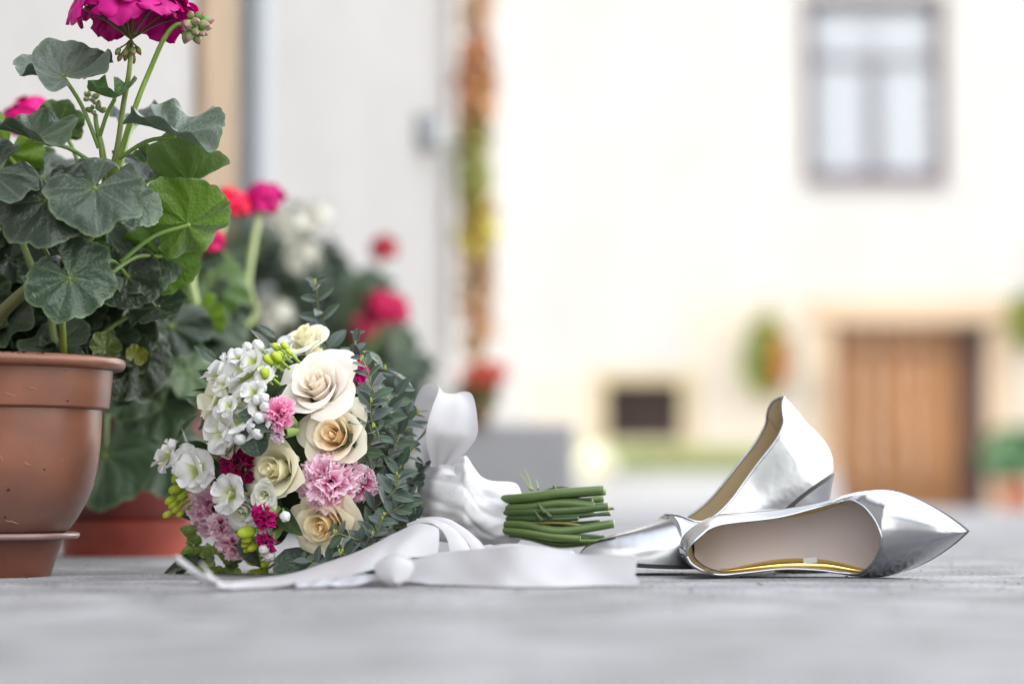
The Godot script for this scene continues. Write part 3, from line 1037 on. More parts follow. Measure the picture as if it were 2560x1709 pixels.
	put_leaf(t, 466, 560, 2.34, 130, Vector3(-0.30, 0.62, -0.70), Vector3(0.75, 0.45, 0.1), [0.12, 0.10, 0.15, 0.0], 12, lit, vg, [300, 655, 2.32])
	put_leaf(t, 365, 410, 2.40, 90, Vector3(0.1, 0.8, 0.5), Vector3(0.5, -0.4, 0.5), [0.1, 0.2, 0.1, 0.1], 13, lin(70, 86, 74), vn, [290, 520, 2.34])
	put_leaf(t, 385, 440, 2.42, 84, Vector3(0.3, 0.5, -0.7), Vector3(0.5, 0.6, 0.1), [0.1, 0.1, 0.1, 0.0], 14, lin(84, 124, 40), vg, [300, 560, 2.36])
	put_leaf(t, 400, 640, 2.42, 108, Vector3(0.15, 0.35, -0.92), Vector3(0.2, -0.9, 0), [0.05, 0.1, 0.0, 0.0], 25, lin(92, 134, 30), vg, [280, 680, 2.36])
	put_leaf(t, 318, 690, 2.40, 92, Vector3(0.1, 0.2, 0.97), Vector3(0.1, -0.95, 0), [0, 0.1, 0, 0.05], 26, deep, lin(80, 100, 70), [250, 650, 2.34])
	put_leaf(t, 345, 300, 2.46, 70, Vector3(0.0, 0.9, 0.4), Vector3(0.3, 0, 0.8), [0.1, 0.2, 0.2, 0.1], 27, lin(76, 88, 80), vn, [300, 420, 2.36])
	put_leaf(t, 142, 318, 2.44, 70, Vector3(-0.1, 0.55, -0.8), Vector3(-0.3, 0.8, 0), [0.1, 0.1, 0.1, 0], 28, lin(64, 86, 38), vg, [200, 420, 2.38])
	put_leaf(t, -60, 330, 2.5, 80, Vector3(0.1, 0.5, -0.85), Vector3(-0.4, 0.8, 0), [0.1, 0.1, 0.1, 0], 29, lin(116, 150, 30), vg, [100, 480, 2.42])
	put_leaf(t, 20, 385, 2.44, 96, Vector3(0.2, 0.4, -0.88), Vector3(-0.3, -0.8, 0), [0.1, 0.1, 0.1, 0], 30, lin(112, 148, 30), vg, [110, 560, 2.40])
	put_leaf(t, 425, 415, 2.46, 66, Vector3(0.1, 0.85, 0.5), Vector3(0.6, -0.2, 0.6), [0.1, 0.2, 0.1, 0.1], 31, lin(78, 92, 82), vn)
	# inner and lower leaves
	q.seed = 51
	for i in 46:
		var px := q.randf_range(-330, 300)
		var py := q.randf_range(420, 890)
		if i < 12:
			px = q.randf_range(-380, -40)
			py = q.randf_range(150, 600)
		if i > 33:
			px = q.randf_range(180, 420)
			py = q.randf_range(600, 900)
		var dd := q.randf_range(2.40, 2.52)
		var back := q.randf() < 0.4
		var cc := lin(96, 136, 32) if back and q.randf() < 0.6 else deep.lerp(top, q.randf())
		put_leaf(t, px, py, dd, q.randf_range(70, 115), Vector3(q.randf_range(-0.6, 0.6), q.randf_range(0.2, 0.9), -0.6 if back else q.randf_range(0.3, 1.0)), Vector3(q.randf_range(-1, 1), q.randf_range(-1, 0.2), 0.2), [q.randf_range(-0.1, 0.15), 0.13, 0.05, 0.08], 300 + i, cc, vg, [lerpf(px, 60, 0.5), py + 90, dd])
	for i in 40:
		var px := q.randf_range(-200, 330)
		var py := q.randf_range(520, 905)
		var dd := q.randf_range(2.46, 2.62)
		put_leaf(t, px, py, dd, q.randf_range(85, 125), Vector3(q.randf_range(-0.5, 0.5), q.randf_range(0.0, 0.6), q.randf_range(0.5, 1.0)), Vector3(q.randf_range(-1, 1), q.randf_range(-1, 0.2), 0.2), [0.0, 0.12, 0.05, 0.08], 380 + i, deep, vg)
	# two small withered leaves above the rim
	put_leaf(t, 262, 872, 2.43, 40, Vector3(0.2, 0.35, 0.9), Vector3(0.1, 0.9, 0), [0.3, 0.25, 0.3, 0], 60, lin(110, 130, 60), lin(150, 150, 90))
	put_leaf(t, 335, 890, 2.46, 30, Vector3(0.5, 0.2, 0.8), Vector3(0.4, 0.7, 0), [0.3, 0.2, 0.3, 0], 61, lin(130, 134, 30), lin(150, 150, 90))


func red_pot_plant() -> void:
	var d := 3.05
	var centre := at(318, 1380, d)
	centre.y = 0
	var t := thing("potted_geranium", "geranium with magenta flowers in a dull red pot behind the bouquet", "potted plant", centre)
	var y := func(py: float) -> float: return at(318, py, d).y
	var r := func(k: float) -> float: return mm(k, d)
	var red := lin(116, 44, 38)
	var g := Geo.new()
	g.lathe([Vector2(0, y.call(1325)), Vector2(r.call(138), y.call(1325)), Vector2(r.call(150), y.call(1290)), Vector2(r.call(186), y.call(1050)), Vector2(r.call(188), y.call(1046)), Vector2(r.call(188), y.call(1046)), Vector2(r.call(204), y.call(1040)), Vector2(r.call(210), y.call(950)), Vector2(r.call(206), y.call(944)), Vector2(r.call(194), y.call(946)), Vector2(r.call(186), y.call(980)), Vector2(0, y.call(980))], 64, Vector3.ZERO, red)
	obj("pot", g, M.pot, t)
	var sa := Geo.new()
	sa.lathe([Vector2(0, 0), Vector2(r.call(160), 0), Vector2(r.call(160), 0), Vector2(r.call(172), y.call(1300)), Vector2(r.call(172), y.call(1300)), Vector2(r.call(162), y.call(1300)), Vector2(r.call(150), y.call(1330)), Vector2(0, y.call(1330))], 64, Vector3.ZERO, lin(160, 70, 54))
	obj("saucer", sa, M.pot, t)
	var so := Geo.new()
	so.lathe([Vector2(r.call(190), y.call(972)), Vector2(0, y.call(962))], 32, Vector3.ZERO, lin(52, 40, 34))
	obj("soil", so, M.soil, t)
	var q := RandomNumberGenerator.new()
	q.seed = 8
	var deep := lin(50, 78, 40)
	var lit := lin(84, 120, 30)
	var vg := lin(110, 140, 80)
	# leaves that hang in front of the pot
	put_leaf(t, 262, 1135, 2.78, 150, Vector3(0.05, 0.35, 0.93), Vector3(0.0, -0.95, 0.2), [0.0, 0.1, 0.1, 0.1], 501, lin(70, 100, 62), lin(150, 166, 140), [270, 960, 2.9])
	put_leaf(t, 400, 1010, 2.80, 104, Vector3(0.1, 0.3, 0.93), Vector3(0.3, -0.9, 0.2), [0.0, 0.1, 0.0, 0.1], 502, lin(50, 82, 34), vg, [360, 930, 2.9])
	put_leaf(t, 405, 1140, 2.86, 112, Vector3(0.2, 0.3, 0.93), Vector3(0.2, -0.95, 0.2), [0.0, 0.1, 0.0, 0.1], 503, lin(58, 90, 52), vg, [380, 950, 2.9])
	put_leaf(t, 320, 960, 2.74, 110, Vector3(0.0, 0.4, 0.9), Vector3(0.0, -0.95, 0.2), [0.0, 0.1, 0.0, 0.1], 504, lin(56, 86, 34), vg, [300, 850, 2.9])
	put_leaf(t, 425, 815, 2.72, 104, Vector3(0.1, 0.45, 0.9), Vector3(-0.2, -0.9, 0.2), [0.0, 0.12, 0.0, 0.1], 505, lin(44, 64, 40), vg, [380, 900, 2.9])
	put_leaf(t, 515, 790, 2.78, 58, Vector3(0.6, 0.4, -0.6), Vector3(0.4, -0.7, 0.2), [0.3, 0.12, 0.0, 0.1], 506, lin(120, 156, 36), vg, [440, 850, 2.9])
	put_leaf(t, 470, 930, 2.8, 90, Vector3(0.5, 0.5, 0.7), Vector3(0.5, -0.8, 0.2), [0.1, 0.12, 0.0, 0.1], 507, lin(72, 108, 32), vg, [400, 930, 2.9])
	for i in 44:
		var px := q.randf_range(250, 560)
		var py := q.randf_range(620, 960)
		if i > 28:
			px = q.randf_range(120, 420)
		var dd := q.randf_range(2.9, 3.2)
		var cc := lit if q.randf() < 0.35 else deep
		put_leaf(t, px, py, dd, q.randf_range(70, 110), Vector3(q.randf_range(-0.5, 0.5), q.randf_range(0.2, 0.9), q.randf_range(0.3, 1.0)), Vector3(q.randf_range(-1, 1), q.randf_range(-1, 0.2), 0.2), [0.0, 0.12, 0.05, 0.08], 520 + i, cc, vg, [330, 950, 3.0], M.leaf_green)
	# flower stalks
	var heads := [[500, 570, 2.95, 480, 700, 0.036, lin(206, 0, 96), 4, 70], [572, 478, 3.15, 540, 640, 0.026, lin(226, 20, 70), 5, 100], [655, 468, 3.2, 620, 700, 0.030, lin(206, 0, 120), 6, 100], [78, 272, 2.75, 120, 480, 0.038, lin(210, 0, 118), 7, 100]]
	for h in heads:
		stalk(t, [[330, 955, 3.0], [h[3], h[4] + 110, h[2] - 0.05], [h[3], h[4], h[2] - 0.05], [h[0] - 4, h[1] + 42, h[2]]], 0.0045, 0.0042, lin(120, 140, 70), lin(164, 176, 120), "flower_stalk")
		flower_head(t, at(h[0], h[1] + 40, h[2]) - t.position, Vector3(0.1, 1, 0.05), h[5] * 0.72, 15 if h[7] != 4 else 11, 0.0165, h[6], 600 + int(h[7]) * 20, 96, 5 if h[7] != 4 else 12)


func far_bush() -> void:
	var d := 4.7
	var centre := at(800, 1330, d)
	centre.y = 0
	var t := thing("flowering_bush", "bushy geranium with dark leaves and pink flowers in a clay pot by the grey wall", "potted plant", centre)
	small_pot(t, 0.15, 0.26, lin(160, 92, 66))
	var so := Geo.new()
	so.lathe([Vector2(0.14, 0.24), Vector2(0, 0.25)], 32, Vector3.ZERO, lin(52, 40, 34))
	obj("soil", so, M.soil, t)
	var q := RandomNumberGenerator.new()
	q.seed = 19
	var meshes := []
	for k in 6:
		meshes.append(geranium_leaf(1.0, q.randf_range(-0.1, 0.15), 0.14, 0.05, 0.1, 700 + k, [lin(46, 64, 46), lin(58, 76, 60), lin(60, 80, 42)][k % 3], lin(110, 130, 100)).mesh())
	for i in 210:
		var px := q.randf_range(505, 1035)
		var py := q.randf_range(510, 1330)
		# outline: higher at the left, sloping to the right
		var roof := table([[500, 520], [600, 500], [700, 520], [790, 585], [880, 680], [960, 760], [1010, 860], [1050, 960]], px)
		if py < roof:
			py = roof + q.randf_range(10, 200)
		var dd := q.randf_range(4.45, 4.95)
		var s := mm(q.randf_range(46, 78), dd)
		var nor := Vector3(q.randf_range(-0.6, 0.6), q.randf_range(0.1, 1.0), q.randf_range(0.1, 1.0))
		obj("leaf", meshes[i % 6], M.leaf_dusty if i % 3 else M.leaf_green, t, Transform3D(facing(nor, Vector3(q.randf_range(-1, 1), q.randf_range(-1, 0.2), 0.3)).scaled_local(Vector3(s, s, s)), at(px, py, dd) - t.position))
	var stg := Geo.new()
	for k in 9:
		var top := at(q.randf_range(560, 960), q.randf_range(640, 900), 4.7) - t.position
		stg.tube(smooth_path([Vector3(q.randf_range(-0.05, 0.05), 0.24, 0), top * 0.5 + Vector3(0, 0.1, 0), top], 10), [0.006, 0.004], 8, lin(110, 120, 66))
	obj("stem", stg, M.stem, t)
	for h in [[966, 752, 4.4, 0.044, lin(176, 0, 72), 14], [915, 790, 4.5, 0.034, lin(190, 60, 90), 8], [958, 592, 4.9, 0.026, lin(190, 60, 70), 7], [1195, 945, 4.9, 0.02, lin(190, 60, 70), 0]]:
		if h[5] == 0:
			continue
		var top: Vector3 = at(h[0], h[1] + 30, h[2]) - t.position
		var sg := Geo.new()
		sg.tube(smooth_path([Vector3(0.03, 0.25, 0.02), Vector3(top.x * 0.6, top.y * 0.7, top.z), top], 10), [0.004, 0.003], 8, lin(120, 140, 80))
		obj("flower_stalk", sg, M.stem, t)
		flower_head(t, top, Vector3(0.1, 1, 0.1), h[3] * 0.7, h[5], 0.024, h[4], 760 + int(h[0]), 96, 4)
	# pale blossoms among the leaves
	for p in [[735, 565, 4.3], [790, 545, 4.5], [755, 640, 4.4], [690, 790, 4.3], [700, 560, 4.6]]:
		flower_ball(t, at(p[0], p[1], p[2]) - t.position, 0.03, lin(206, 204, 190), 8, 800 + int(p[0]))


# ------------------------------------------------------------------ bouquet
const BOUQUET_D := 2.43
var bq: Node3D
var bq_mid: Vector3
const BQ_R := 0.118


# the point where the bearing px, py meets the dome of the bouquet
func dome(px: float, py: float, sink := 0.0) -> Vector3:
	var eye := Vector3(0, CAM_H, 0)
	var dir := (at(px, py, 2.0) - eye).normalized()
	var oc := eye - bq_mid
	var b := oc.dot(dir)
	var rr := BQ_R - sink
	var disc := b * b - (oc.length_squared() - rr * rr)
	if disc > 0.0008:
		return eye + dir * (-b - sqrt(disc))
	var near := eye + dir * (-b - sqrt(maxf(disc, 0.0)))
	return near


func bloom(called: String, px: float, py: float, lean: Vector3, sink := 0.0) -> Node3D:
	var p := dome(px, py, sink)
	var nor := ((p - bq_mid).normalized() + lean).normalized()
	return group_node(called, bq, Transform3D(facing(nor, Vector3(0, -1, 0.2)), p - bq.position))


# one rose petal; t = 0 at the heart, 1 outermost
func rose_petal(r: float, t: float, az: float, open: float, heart: Color, body: Color, edge: Color, seed_: int) -> Geo:
	var q := RandomNumberGenerator.new()
	q.seed = seed_
	# the body of a petal hugs the bud; the outer ones flare out above it and roll back
	var body_r := r * lerpf(0.06, 0.56, pow(t, 0.85))
	var rim_r := maxf(body_r * 1.02, r * lerpf(0.07, 0.92 * open, pow(t, 1.1)) * q.randf_range(0.90, 1.10))
	var rim_h := r * (0.12 - 0.34 * pow(t, 1.4) + q.randf_range(-0.07, 0.05))
	var curl := lerpf(0.05, 1.0, pow(t, 0.8)) * q.randf_range(0.45, 1.45)
	var half := lerpf(2.3, 1.08, pow(t, 0.45)) * q.randf_range(0.88, 1.12)
	var ph := q.randf() * TAU
	var side := 1.0 if q.randf() < 0.5 else -1.0
	var tilt := q.randf_range(-0.13, 0.13)
	var peak := q.randf_range(0.04, 0.24)
	var roll := q.randf_range(0.5, 1.3) * t
	var nu := 22
	var nv := 16
	var g := Geo.new()
	for jj in nv + 1:
		for ii in nu + 1:
			var u := 2.0 * ii / nu - 1.0
			var au := absf(u)
			var v := float(jj) / nv
			var top := 1.0 - peak * au - 0.16 * pow(au, 4.0) + tilt * u
			var w := v * top
			var fl := clampf((w - 0.42) / 0.58, 0.0, 1.0)
			var rad := body_r * sin(PI / 2 * pow(w, 0.55)) + (rim_r - body_r) * pow(fl, 1.5)
			var h := -0.78 * r + (rim_h + 0.78 * r) * pow(w, 1.25)
			var k := clampf((w - 0.70) / 0.30, 0.0, 1.0)
			rad += curl * r * (0.03 * k + 0.13 * k * k)
			h -= curl * r * (0.19 * k * k * k)
			var e := clampf((au - 0.62) / 0.38, 0.0, 1.0) * smoothstep(0.25, 0.7, v)
			rad += roll * r * 0.10 * e * e
			h -= roll * r * 0.05 * e * e
			rad *= 1.0 + (0.16 * (1.0 - t) + 0.05) * u * side
			rad += r * (0.022 * sin(u * 5.0 + ph) + 0.012 * sin(u * 13.0 + ph * 3.0)) * v * v * t
			h += r * 0.02 * sin(u * 4.0 + ph * 2.0) * v * t
			var wide := half * (0.40 + 0.60 * smoothstep(0.0, 0.6, v)) * (1.0 - 0.10 * smoothstep(0.8, 1.0, v))
			var an := az + u * wide
			var cc := heart.lerp(body, smoothstep(0.1, 0.75, t)).lerp(edge, smoothstep(0.70, 1.0, maxf(v * 1.0, au * 0.97 * smoothstep(0.2, 0.6, v))) * (0.3 + 0.6 * t))
			cc = cc.lerp(lin(226, 226, 160), 0.45 * (1.0 - smoothstep(0.05, 0.4, v)))
			g.vert(Vector3(cos(an) * rad, h, sin(an) * rad), Color(cc.r, cc.g, cc.b), Vector2(float(ii) / nu, v))
	g.stitch(0, nu + 1, nv + 1)
	return g


func rose(px: float, py: float, rpx: float, lean: Vector3, n: int, open: float, heart: Color, body: Color, edge: Color, seed_: int, sink := 0.0) -> Node3D:
	var r := mm(rpx, 2.33) / 1.05
	var f := bloom("rose", px, py, lean, sink)
	var q := RandomNumberGenerator.new()
	q.seed = seed_
	for i in n:
		var inner := int(n * 0.55)
		var t := 0.46 * i / inner if i < inner else lerpf(0.54, 1.0, float(i - inner) / (n - 1 - inner))
		var az := i * 2.39996 + q.randf_range(-0.3, 0.3)
		obj("petal", rose_petal(r, t, az, open, heart, body, edge, seed_ * 50 + i), M.petal, f)
	var cal := Geo.new()
	for k in 5:
		var rot := Basis(Vector3.UP, TAU * k / 5)
		cal.surf(6, 8,
			func(u: float, v: float) -> Vector3:
				var w := r * 0.22 * sin(PI * clampf(0.25 + 0.75 * v, 0, 1))
				return rot * Vector3((u - 0.5) * w, -0.86 * r + r * 0.55 * v * v, r * (0.10 + 0.75 * v * (1 - 0.2 * v))),
			func(_u: float, _v: float) -> Color: return lin(96, 124, 66))
	cal.ball(Vector3(0, -0.84 * r, 0), Basis.from_scale(Vector3(r * 0.26, r * 0.2, r * 0.26)), 14, 8, lin(104, 130, 70))
	obj("calyx", cal, M.stem, f)
	return f


func carnation_petal(ln: float, wide: float, amp: float, seed_: int, base: Color, mid: Color, edge: Color) -> Geo:
	var q := RandomNumberGenerator.new()
	q.seed = seed_
	var ph := q.randf() * TAU
	var ph2 := q.randf() * TAU
	var fr := q.randf_range(4.0, 6.0)
	var curl := q.randf_range(-0.15, 0.4)
	var teeth := []
	for k in 30:
		teeth.append(q.randf_range(0.0, 0.16))
	var g := Geo.new()
	g.surf(28, 9,
		func(u: float, v: float) -> Vector3:
			var s := (u - 0.5) * 2.0
			var w := wide * (0.16 + 0.84 * pow(v, 1.1))
			var top: float = 1.0 - 0.30 * s * s - (teeth[int(u * 28)] if v > 0.95 else 0.0)
			var frill := pow(v, 2.2)
			var y := ln * (amp * 0.9 * v * sin(s * fr * 0.6 + ph) + amp * frill * (sin(s * fr + ph2) + 0.5 * sin(s * fr * 2.7 + ph))) - curl * ln * pow(v, 3.0)
			var x := s * w * ln * (1.0 - 0.25 * frill) + 0.03 * ln * frill * sin(s * fr * 3.0 + ph2)
			return Vector3(x, y, ln * v * top),
		func(_u: float, v: float) -> Color:
			return base.lerp(mid, smoothstep(0.15, 0.65, v)).lerp(edge, smoothstep(0.66, 1.0, v)))
	return g


func carnation(px: float, py: float, rpx: float, lean: Vector3, n: int, base: Color, mid: Color, edge: Color, seed_: int, wide_open := 1.0, sink := 0.0, calyx := true) -> Node3D:
	var r := mm(rpx, 2.33)
	var f := bloom("carnation", px, py, lean, sink)
	var q := RandomNumberGenerator.new()
	q.seed = seed_
	var ms := []
	for k in 9:
		ms.append(carnation_petal(1.0, q.randf_range(0.50, 0.72), q.randf_range(0.10, 0.18), seed_ * 31 + k, base, mid, edge).mesh())
	for i in n:
		var t := (i + 0.5) / n
		var el := lerpf(0.05, 1.75 * wide_open, pow(t, 0.58))
		var az := i * 2.39996 + q.randf_range(-0.3, 0.3)
		var dir := Vector3(sin(el) * cos(az), cos(el), sin(el) * sin(az))
		var root := Vector3(dir.x * r * 0.30, -0.45 * r + dir.y * r * 0.32, dir.z * r * 0.30)
		# petals stand up more than their place on the ball says
		var lay := el * 0.86
		var z := Vector3(sin(lay) * cos(az), cos(lay), sin(lay) * sin(az))
		var up := Vector3(-cos(az) * cos(lay), sin(lay), -sin(az) * cos(lay))
		var x := up.cross(z).normalized()
		var s := r * lerpf(0.80, 0.82, t) * q.randf_range(0.86, 1.12)
		var b := Basis(x, z.cross(x), z) * Basis(Vector3(0, 0, 1), q.randf_range(-1.2, 1.2) * (1.0 - 0.75 * t)) * Basis(Vector3(1, 0, 0), q.randf_range(-0.2, 0.2))
		obj("petal", ms[q.randi() % 9], M.petal, f, Transform3D(b.scaled_local(Vector3(s, s, s)), root))
	if calyx:
		var c := Geo.new()
		c.lathe([Vector2(0, -1.9 * r), Vector2(0.2 * r, -1.85 * r), Vector2(0.34 * r, -1.3 * r), Vector2(0.40 * r, -0.7 * r), Vector2(0.40 * r, -0.4 * r), Vector2(0.3 * r, -0.4 * r)], 20, Vector3.ZERO, lin(118, 146, 74))
		obj("calyx", c, M.stem, f)
	return f


func star_floret(px: float, py: float, rpx: float, lean: Vector3, petals: int, col: Color, eye: Color, seed_: int, cup := 0.35, called := "white_floret", sink := 0.0) -> Node3D:
	var r := mm(rpx, 2.35)
	var f := bloom(called, px, py, lean, sink)
	var q := RandomNumberGenerator.new()
	q.seed = seed_
	for k in petals:
		var g := Geo.new()
		var ph := q.randf() * TAU
		var cp := cup * q.randf_range(0.6, 1.4)
		var ringk := 0 if k < 5 else 1
		g.surf(10, 9,
			func(u: float, v: float) -> Vector3:
				var s := (u - 0.5) * 2.0
				var w := r * (0.12 + 0.52 * sin(PI * clampf(0.05 + 0.72 * v, 0, 1)))
				if v > 0.7:
					w *= sqrt(maxf(0.0, 1.0 - pow((v - 0.7) / 0.31, 2.2)))
				return Vector3(s * w, r * (cp * 1.6 * sqrt(v) * (1.0 + ringk * 0.7) - 0.75 * v * v * cp + 0.16 * s * s + 0.10 * sin(s * 4 + ph) * v + 0.05 * sin(s * 9.0 - ph) * v * v) - 0.3 * r, r * (0.08 + (0.92 - 0.3 * ringk) * v)),
			func(_u: float, v: float) -> Color: return eye.lerp(col, smoothstep(0.08, 0.42, v)))
		var rot := Basis(Vector3.UP, TAU * (k + 0.5 * ringk) / 5.0 + q.randf_range(-0.1, 0.1)) if petals >= 5 else Basis(Vector3.UP, TAU * k / petals)
		obj("petal", g, M.petal, f, Transform3D(rot, Vector3.ZERO))
	var tb := Geo.new()
	tb.lathe([Vector2(0.11 * r, -1.4 * r), Vector2(0.15 * r, -0.6 * r), Vector2(0.2 * r, -0.2 * r), Vector2(0.06 * r, -0.25 * r)], 10, Vector3.ZERO, eye)
	obj("flower_tube", tb, M.petal, f)
	return f


func round_bud(px: float, py: float, rpx: float, lean: Vector3, col: Color, base: Color, long := 1.15, called := "white_bud", ribs := 4, sink := 0.0) -> void:
	var r := mm(rpx, 2.35)
	var f := bloom(called, px, py, lean, sink)
	var g := Geo.new()
	g.surf(20, 12,
		func(u: float, v: float) -> Vector3:
			var th := PI * v
			var k := 1.0 - 0.13 * pow(absf(cos(ribs * PI * u)), 4.0) * sin(th)
			var rr := sin(th) * (0.82 + 0.22 * v) * r * k
			return Vector3(cos(TAU * u) * rr, -cos(th) * r * long + 0.12 * r * pow(sin(PI * u * ribs), 2.0) * v * v, sin(TAU * u) * rr),
		func(_u: float, v: float) -> Color: return base.lerp(col, smoothstep(0.12, 0.5, v)),
		true)
	obj("petals", g, M.petal if called == "white_bud" else M.stem, f)
	var st := Geo.new()
	st.tube([Vector3(0, -r * long * 0.9, 0), Vector3(0, -r * long - 0.012, 0.001)], [0.0014], 8, lin(130, 156, 60))
	obj("stalk", st, M.stem, f)


# flat pointed leaf along z, upper face +y
func blade_leaf(l: float, w: float, fold: float, bend: float, point: float, col: Color, rim: Color, teeth := 0.0) -> Geo:
	var g := Geo.new()
	g.surf(10, 14,
		func(u: float, v: float) -> Vector3:
			var s := (u - 0.5) * 2.0
			var k := pow(sin(PI * pow(clampf(v, 0, 1), point)), 0.8)
			if absf(s) > 0.95:
				k *= 1.0 + teeth * (absf(fmod(v * 9.0, 1.0) - 0.5) - 0.25)
			return Vector3(s * w * 0.5 * k, fold * absf(s) * w * k - bend * l * v * v, l * v),
		func(u: float, v: float) -> Color:
			var s := absf(u - 0.5) * 2.0
			return col.lerp(rim, 0.6 if s > 0.95 or s < 0.05 else 0.0))
	return g


var euca := []


# a sprig of small oval leaves in pairs, through [px, py, depth] points
func sprig(pts: Array, n: int, size: float, seed_: int, called := "eucalyptus_sprig") -> void:
	var q := RandomNumberGenerator.new()
	q.seed = seed_
	var start := at(pts[0][0], pts[0][1], pts[0][2])
	var f := group_node(called, bq, Transform3D(Basis.IDENTITY, start - bq.position))
	var path := []
	for e in pts:
		path.append(at(e[0], e[1], e[2]) - start)
	var g := Geo.new()
	g.tube(smooth_path(path, 24), [0.0011, 0.0011, 0.001, 0.0009, 0.0008], 7, lin(92, 80, 54), lin(110, 116, 56))
	obj("stem", g, M.stem, f)
	for i in n:
		var t := (i + 1.0) / n
		var p := spline(path, t)
		var dir := (spline(path, minf(t + 0.04, 1.0)) - spline(path, t - 0.04)).normalized()
		for s in 2:
			var around := i * 1.57 + s * PI + q.randf_range(-0.4, 0.4)
			var b0 := facing(dir)
			var out := (b0.x * cos(around) + b0.z * sin(around)).normalized()
			out = (out + Vector3(0, 0, 0.25)).normalized()
			var ldir := (dir * q.randf_range(0.35, 0.9) + out).normalized()
			var nor := (dir * 0.25 - out * 0.15 + Vector3(q.randf_range(-0.55, 0.55), q.randf_range(0.1, 0.8), q.randf_range(0.5, 1.2))).normalized()
			ldir = (ldir - nor * ldir.dot(nor) * 0.55).normalized()
			var k := 1.12 * size * lerpf(1.0, 0.45, pow(t, 3.0)) * q.randf_range(0.78, 1.15)
			var z := ldir
			var x := nor.cross(z).normalized()
			obj("leaf", euca[q.randi() % euca.size()], M.eucalyptus, f, Transform3D(Basis(x, z.cross(x), z).scaled_local(Vector3(k, k, k)), p))
	for s in 3:
		var tip := Geo.new()
		tip.ball(spline(path, 1.0) + Vector3(q.randf_range(-0.002, 0.002), q.randf_range(-0.002, 0.002), 0.001), Basis.from_scale(Vector3(0.001, 0.0022, 0.001)), 8, 6, lin(160, 170, 60))
		obj("tip_bud", tip, M.stem, f)


func big_leaf(px: float, py: float, l: float, w: float, dir: Vector3, nor: Vector3, col: Color, sink := 0.0, teeth := 0.0, fold := 0.12, bend := 0.25) -> void:
	var p := dome(px, py, sink)
	var z := dir.normalized()
	var x := nor.cross(z).normalized()
	obj("leaf", blade_leaf(l, w, fold, bend, 0.75, col, col.lerp(lin(120, 140, 104), 0.3), teeth), M.leaf_dusty, bq, Transform3D(Basis(x, z.cross(x), z), p - bq.position))


func ribbon_strip(edge_a: Array, edge_b: Array, nu: int, parent: Node3D, called: String, bow := 0.0, cut := 0.0, col := Color(-1, 0, 0), wob := 0.0009, pleat := 0.0) -> MeshInstance3D:
	var a := []
	var b := []
	for e in edge_a:
		a.append(at(e[0], e[1], e[2]))
	for e in edge_b:
		b.append(at(e[0], e[1], e[2]))
	var g := Geo.new()
	var c := col if col.r >= 0 else lin(182, 180, 183)
	g.surf(nu, 10,
		func(u: float, v: float) -> Vector3:
			var uu := u * (1.0 - cut * (1.0 - absf(v - 0.5) * 2.0)) if cut > 0.0 and u > 0.5 else u
			var p: Vector3 = spline(a, uu).lerp(spline(b, uu), v)
			var nor := (spline(a, minf(uu + 0.02, 1.0)) - spline(a, maxf(uu - 0.02, 0.0))).cross(spline(b, uu) - spline(a, uu)).normalized()
			p += nor * (bow * sin(PI * v) + wob * (sin(u * 19.0 + v * 3.0) + 0.5 * sin(u * 33.0 - v * 5.0)) + pleat * sin(v * 11.0 + 2.0 * u) * pow(absf(2.0 * u - 1.0), 0.7))
			p.y = maxf(p.y, 0.0016)
			return p - parent.position,
		func(_u: float, v: float) -> Color: return c * (0.93 if v < 0.04 or v > 0.96 else 1.0))
	return obj(called, g, M.ribbon, parent)


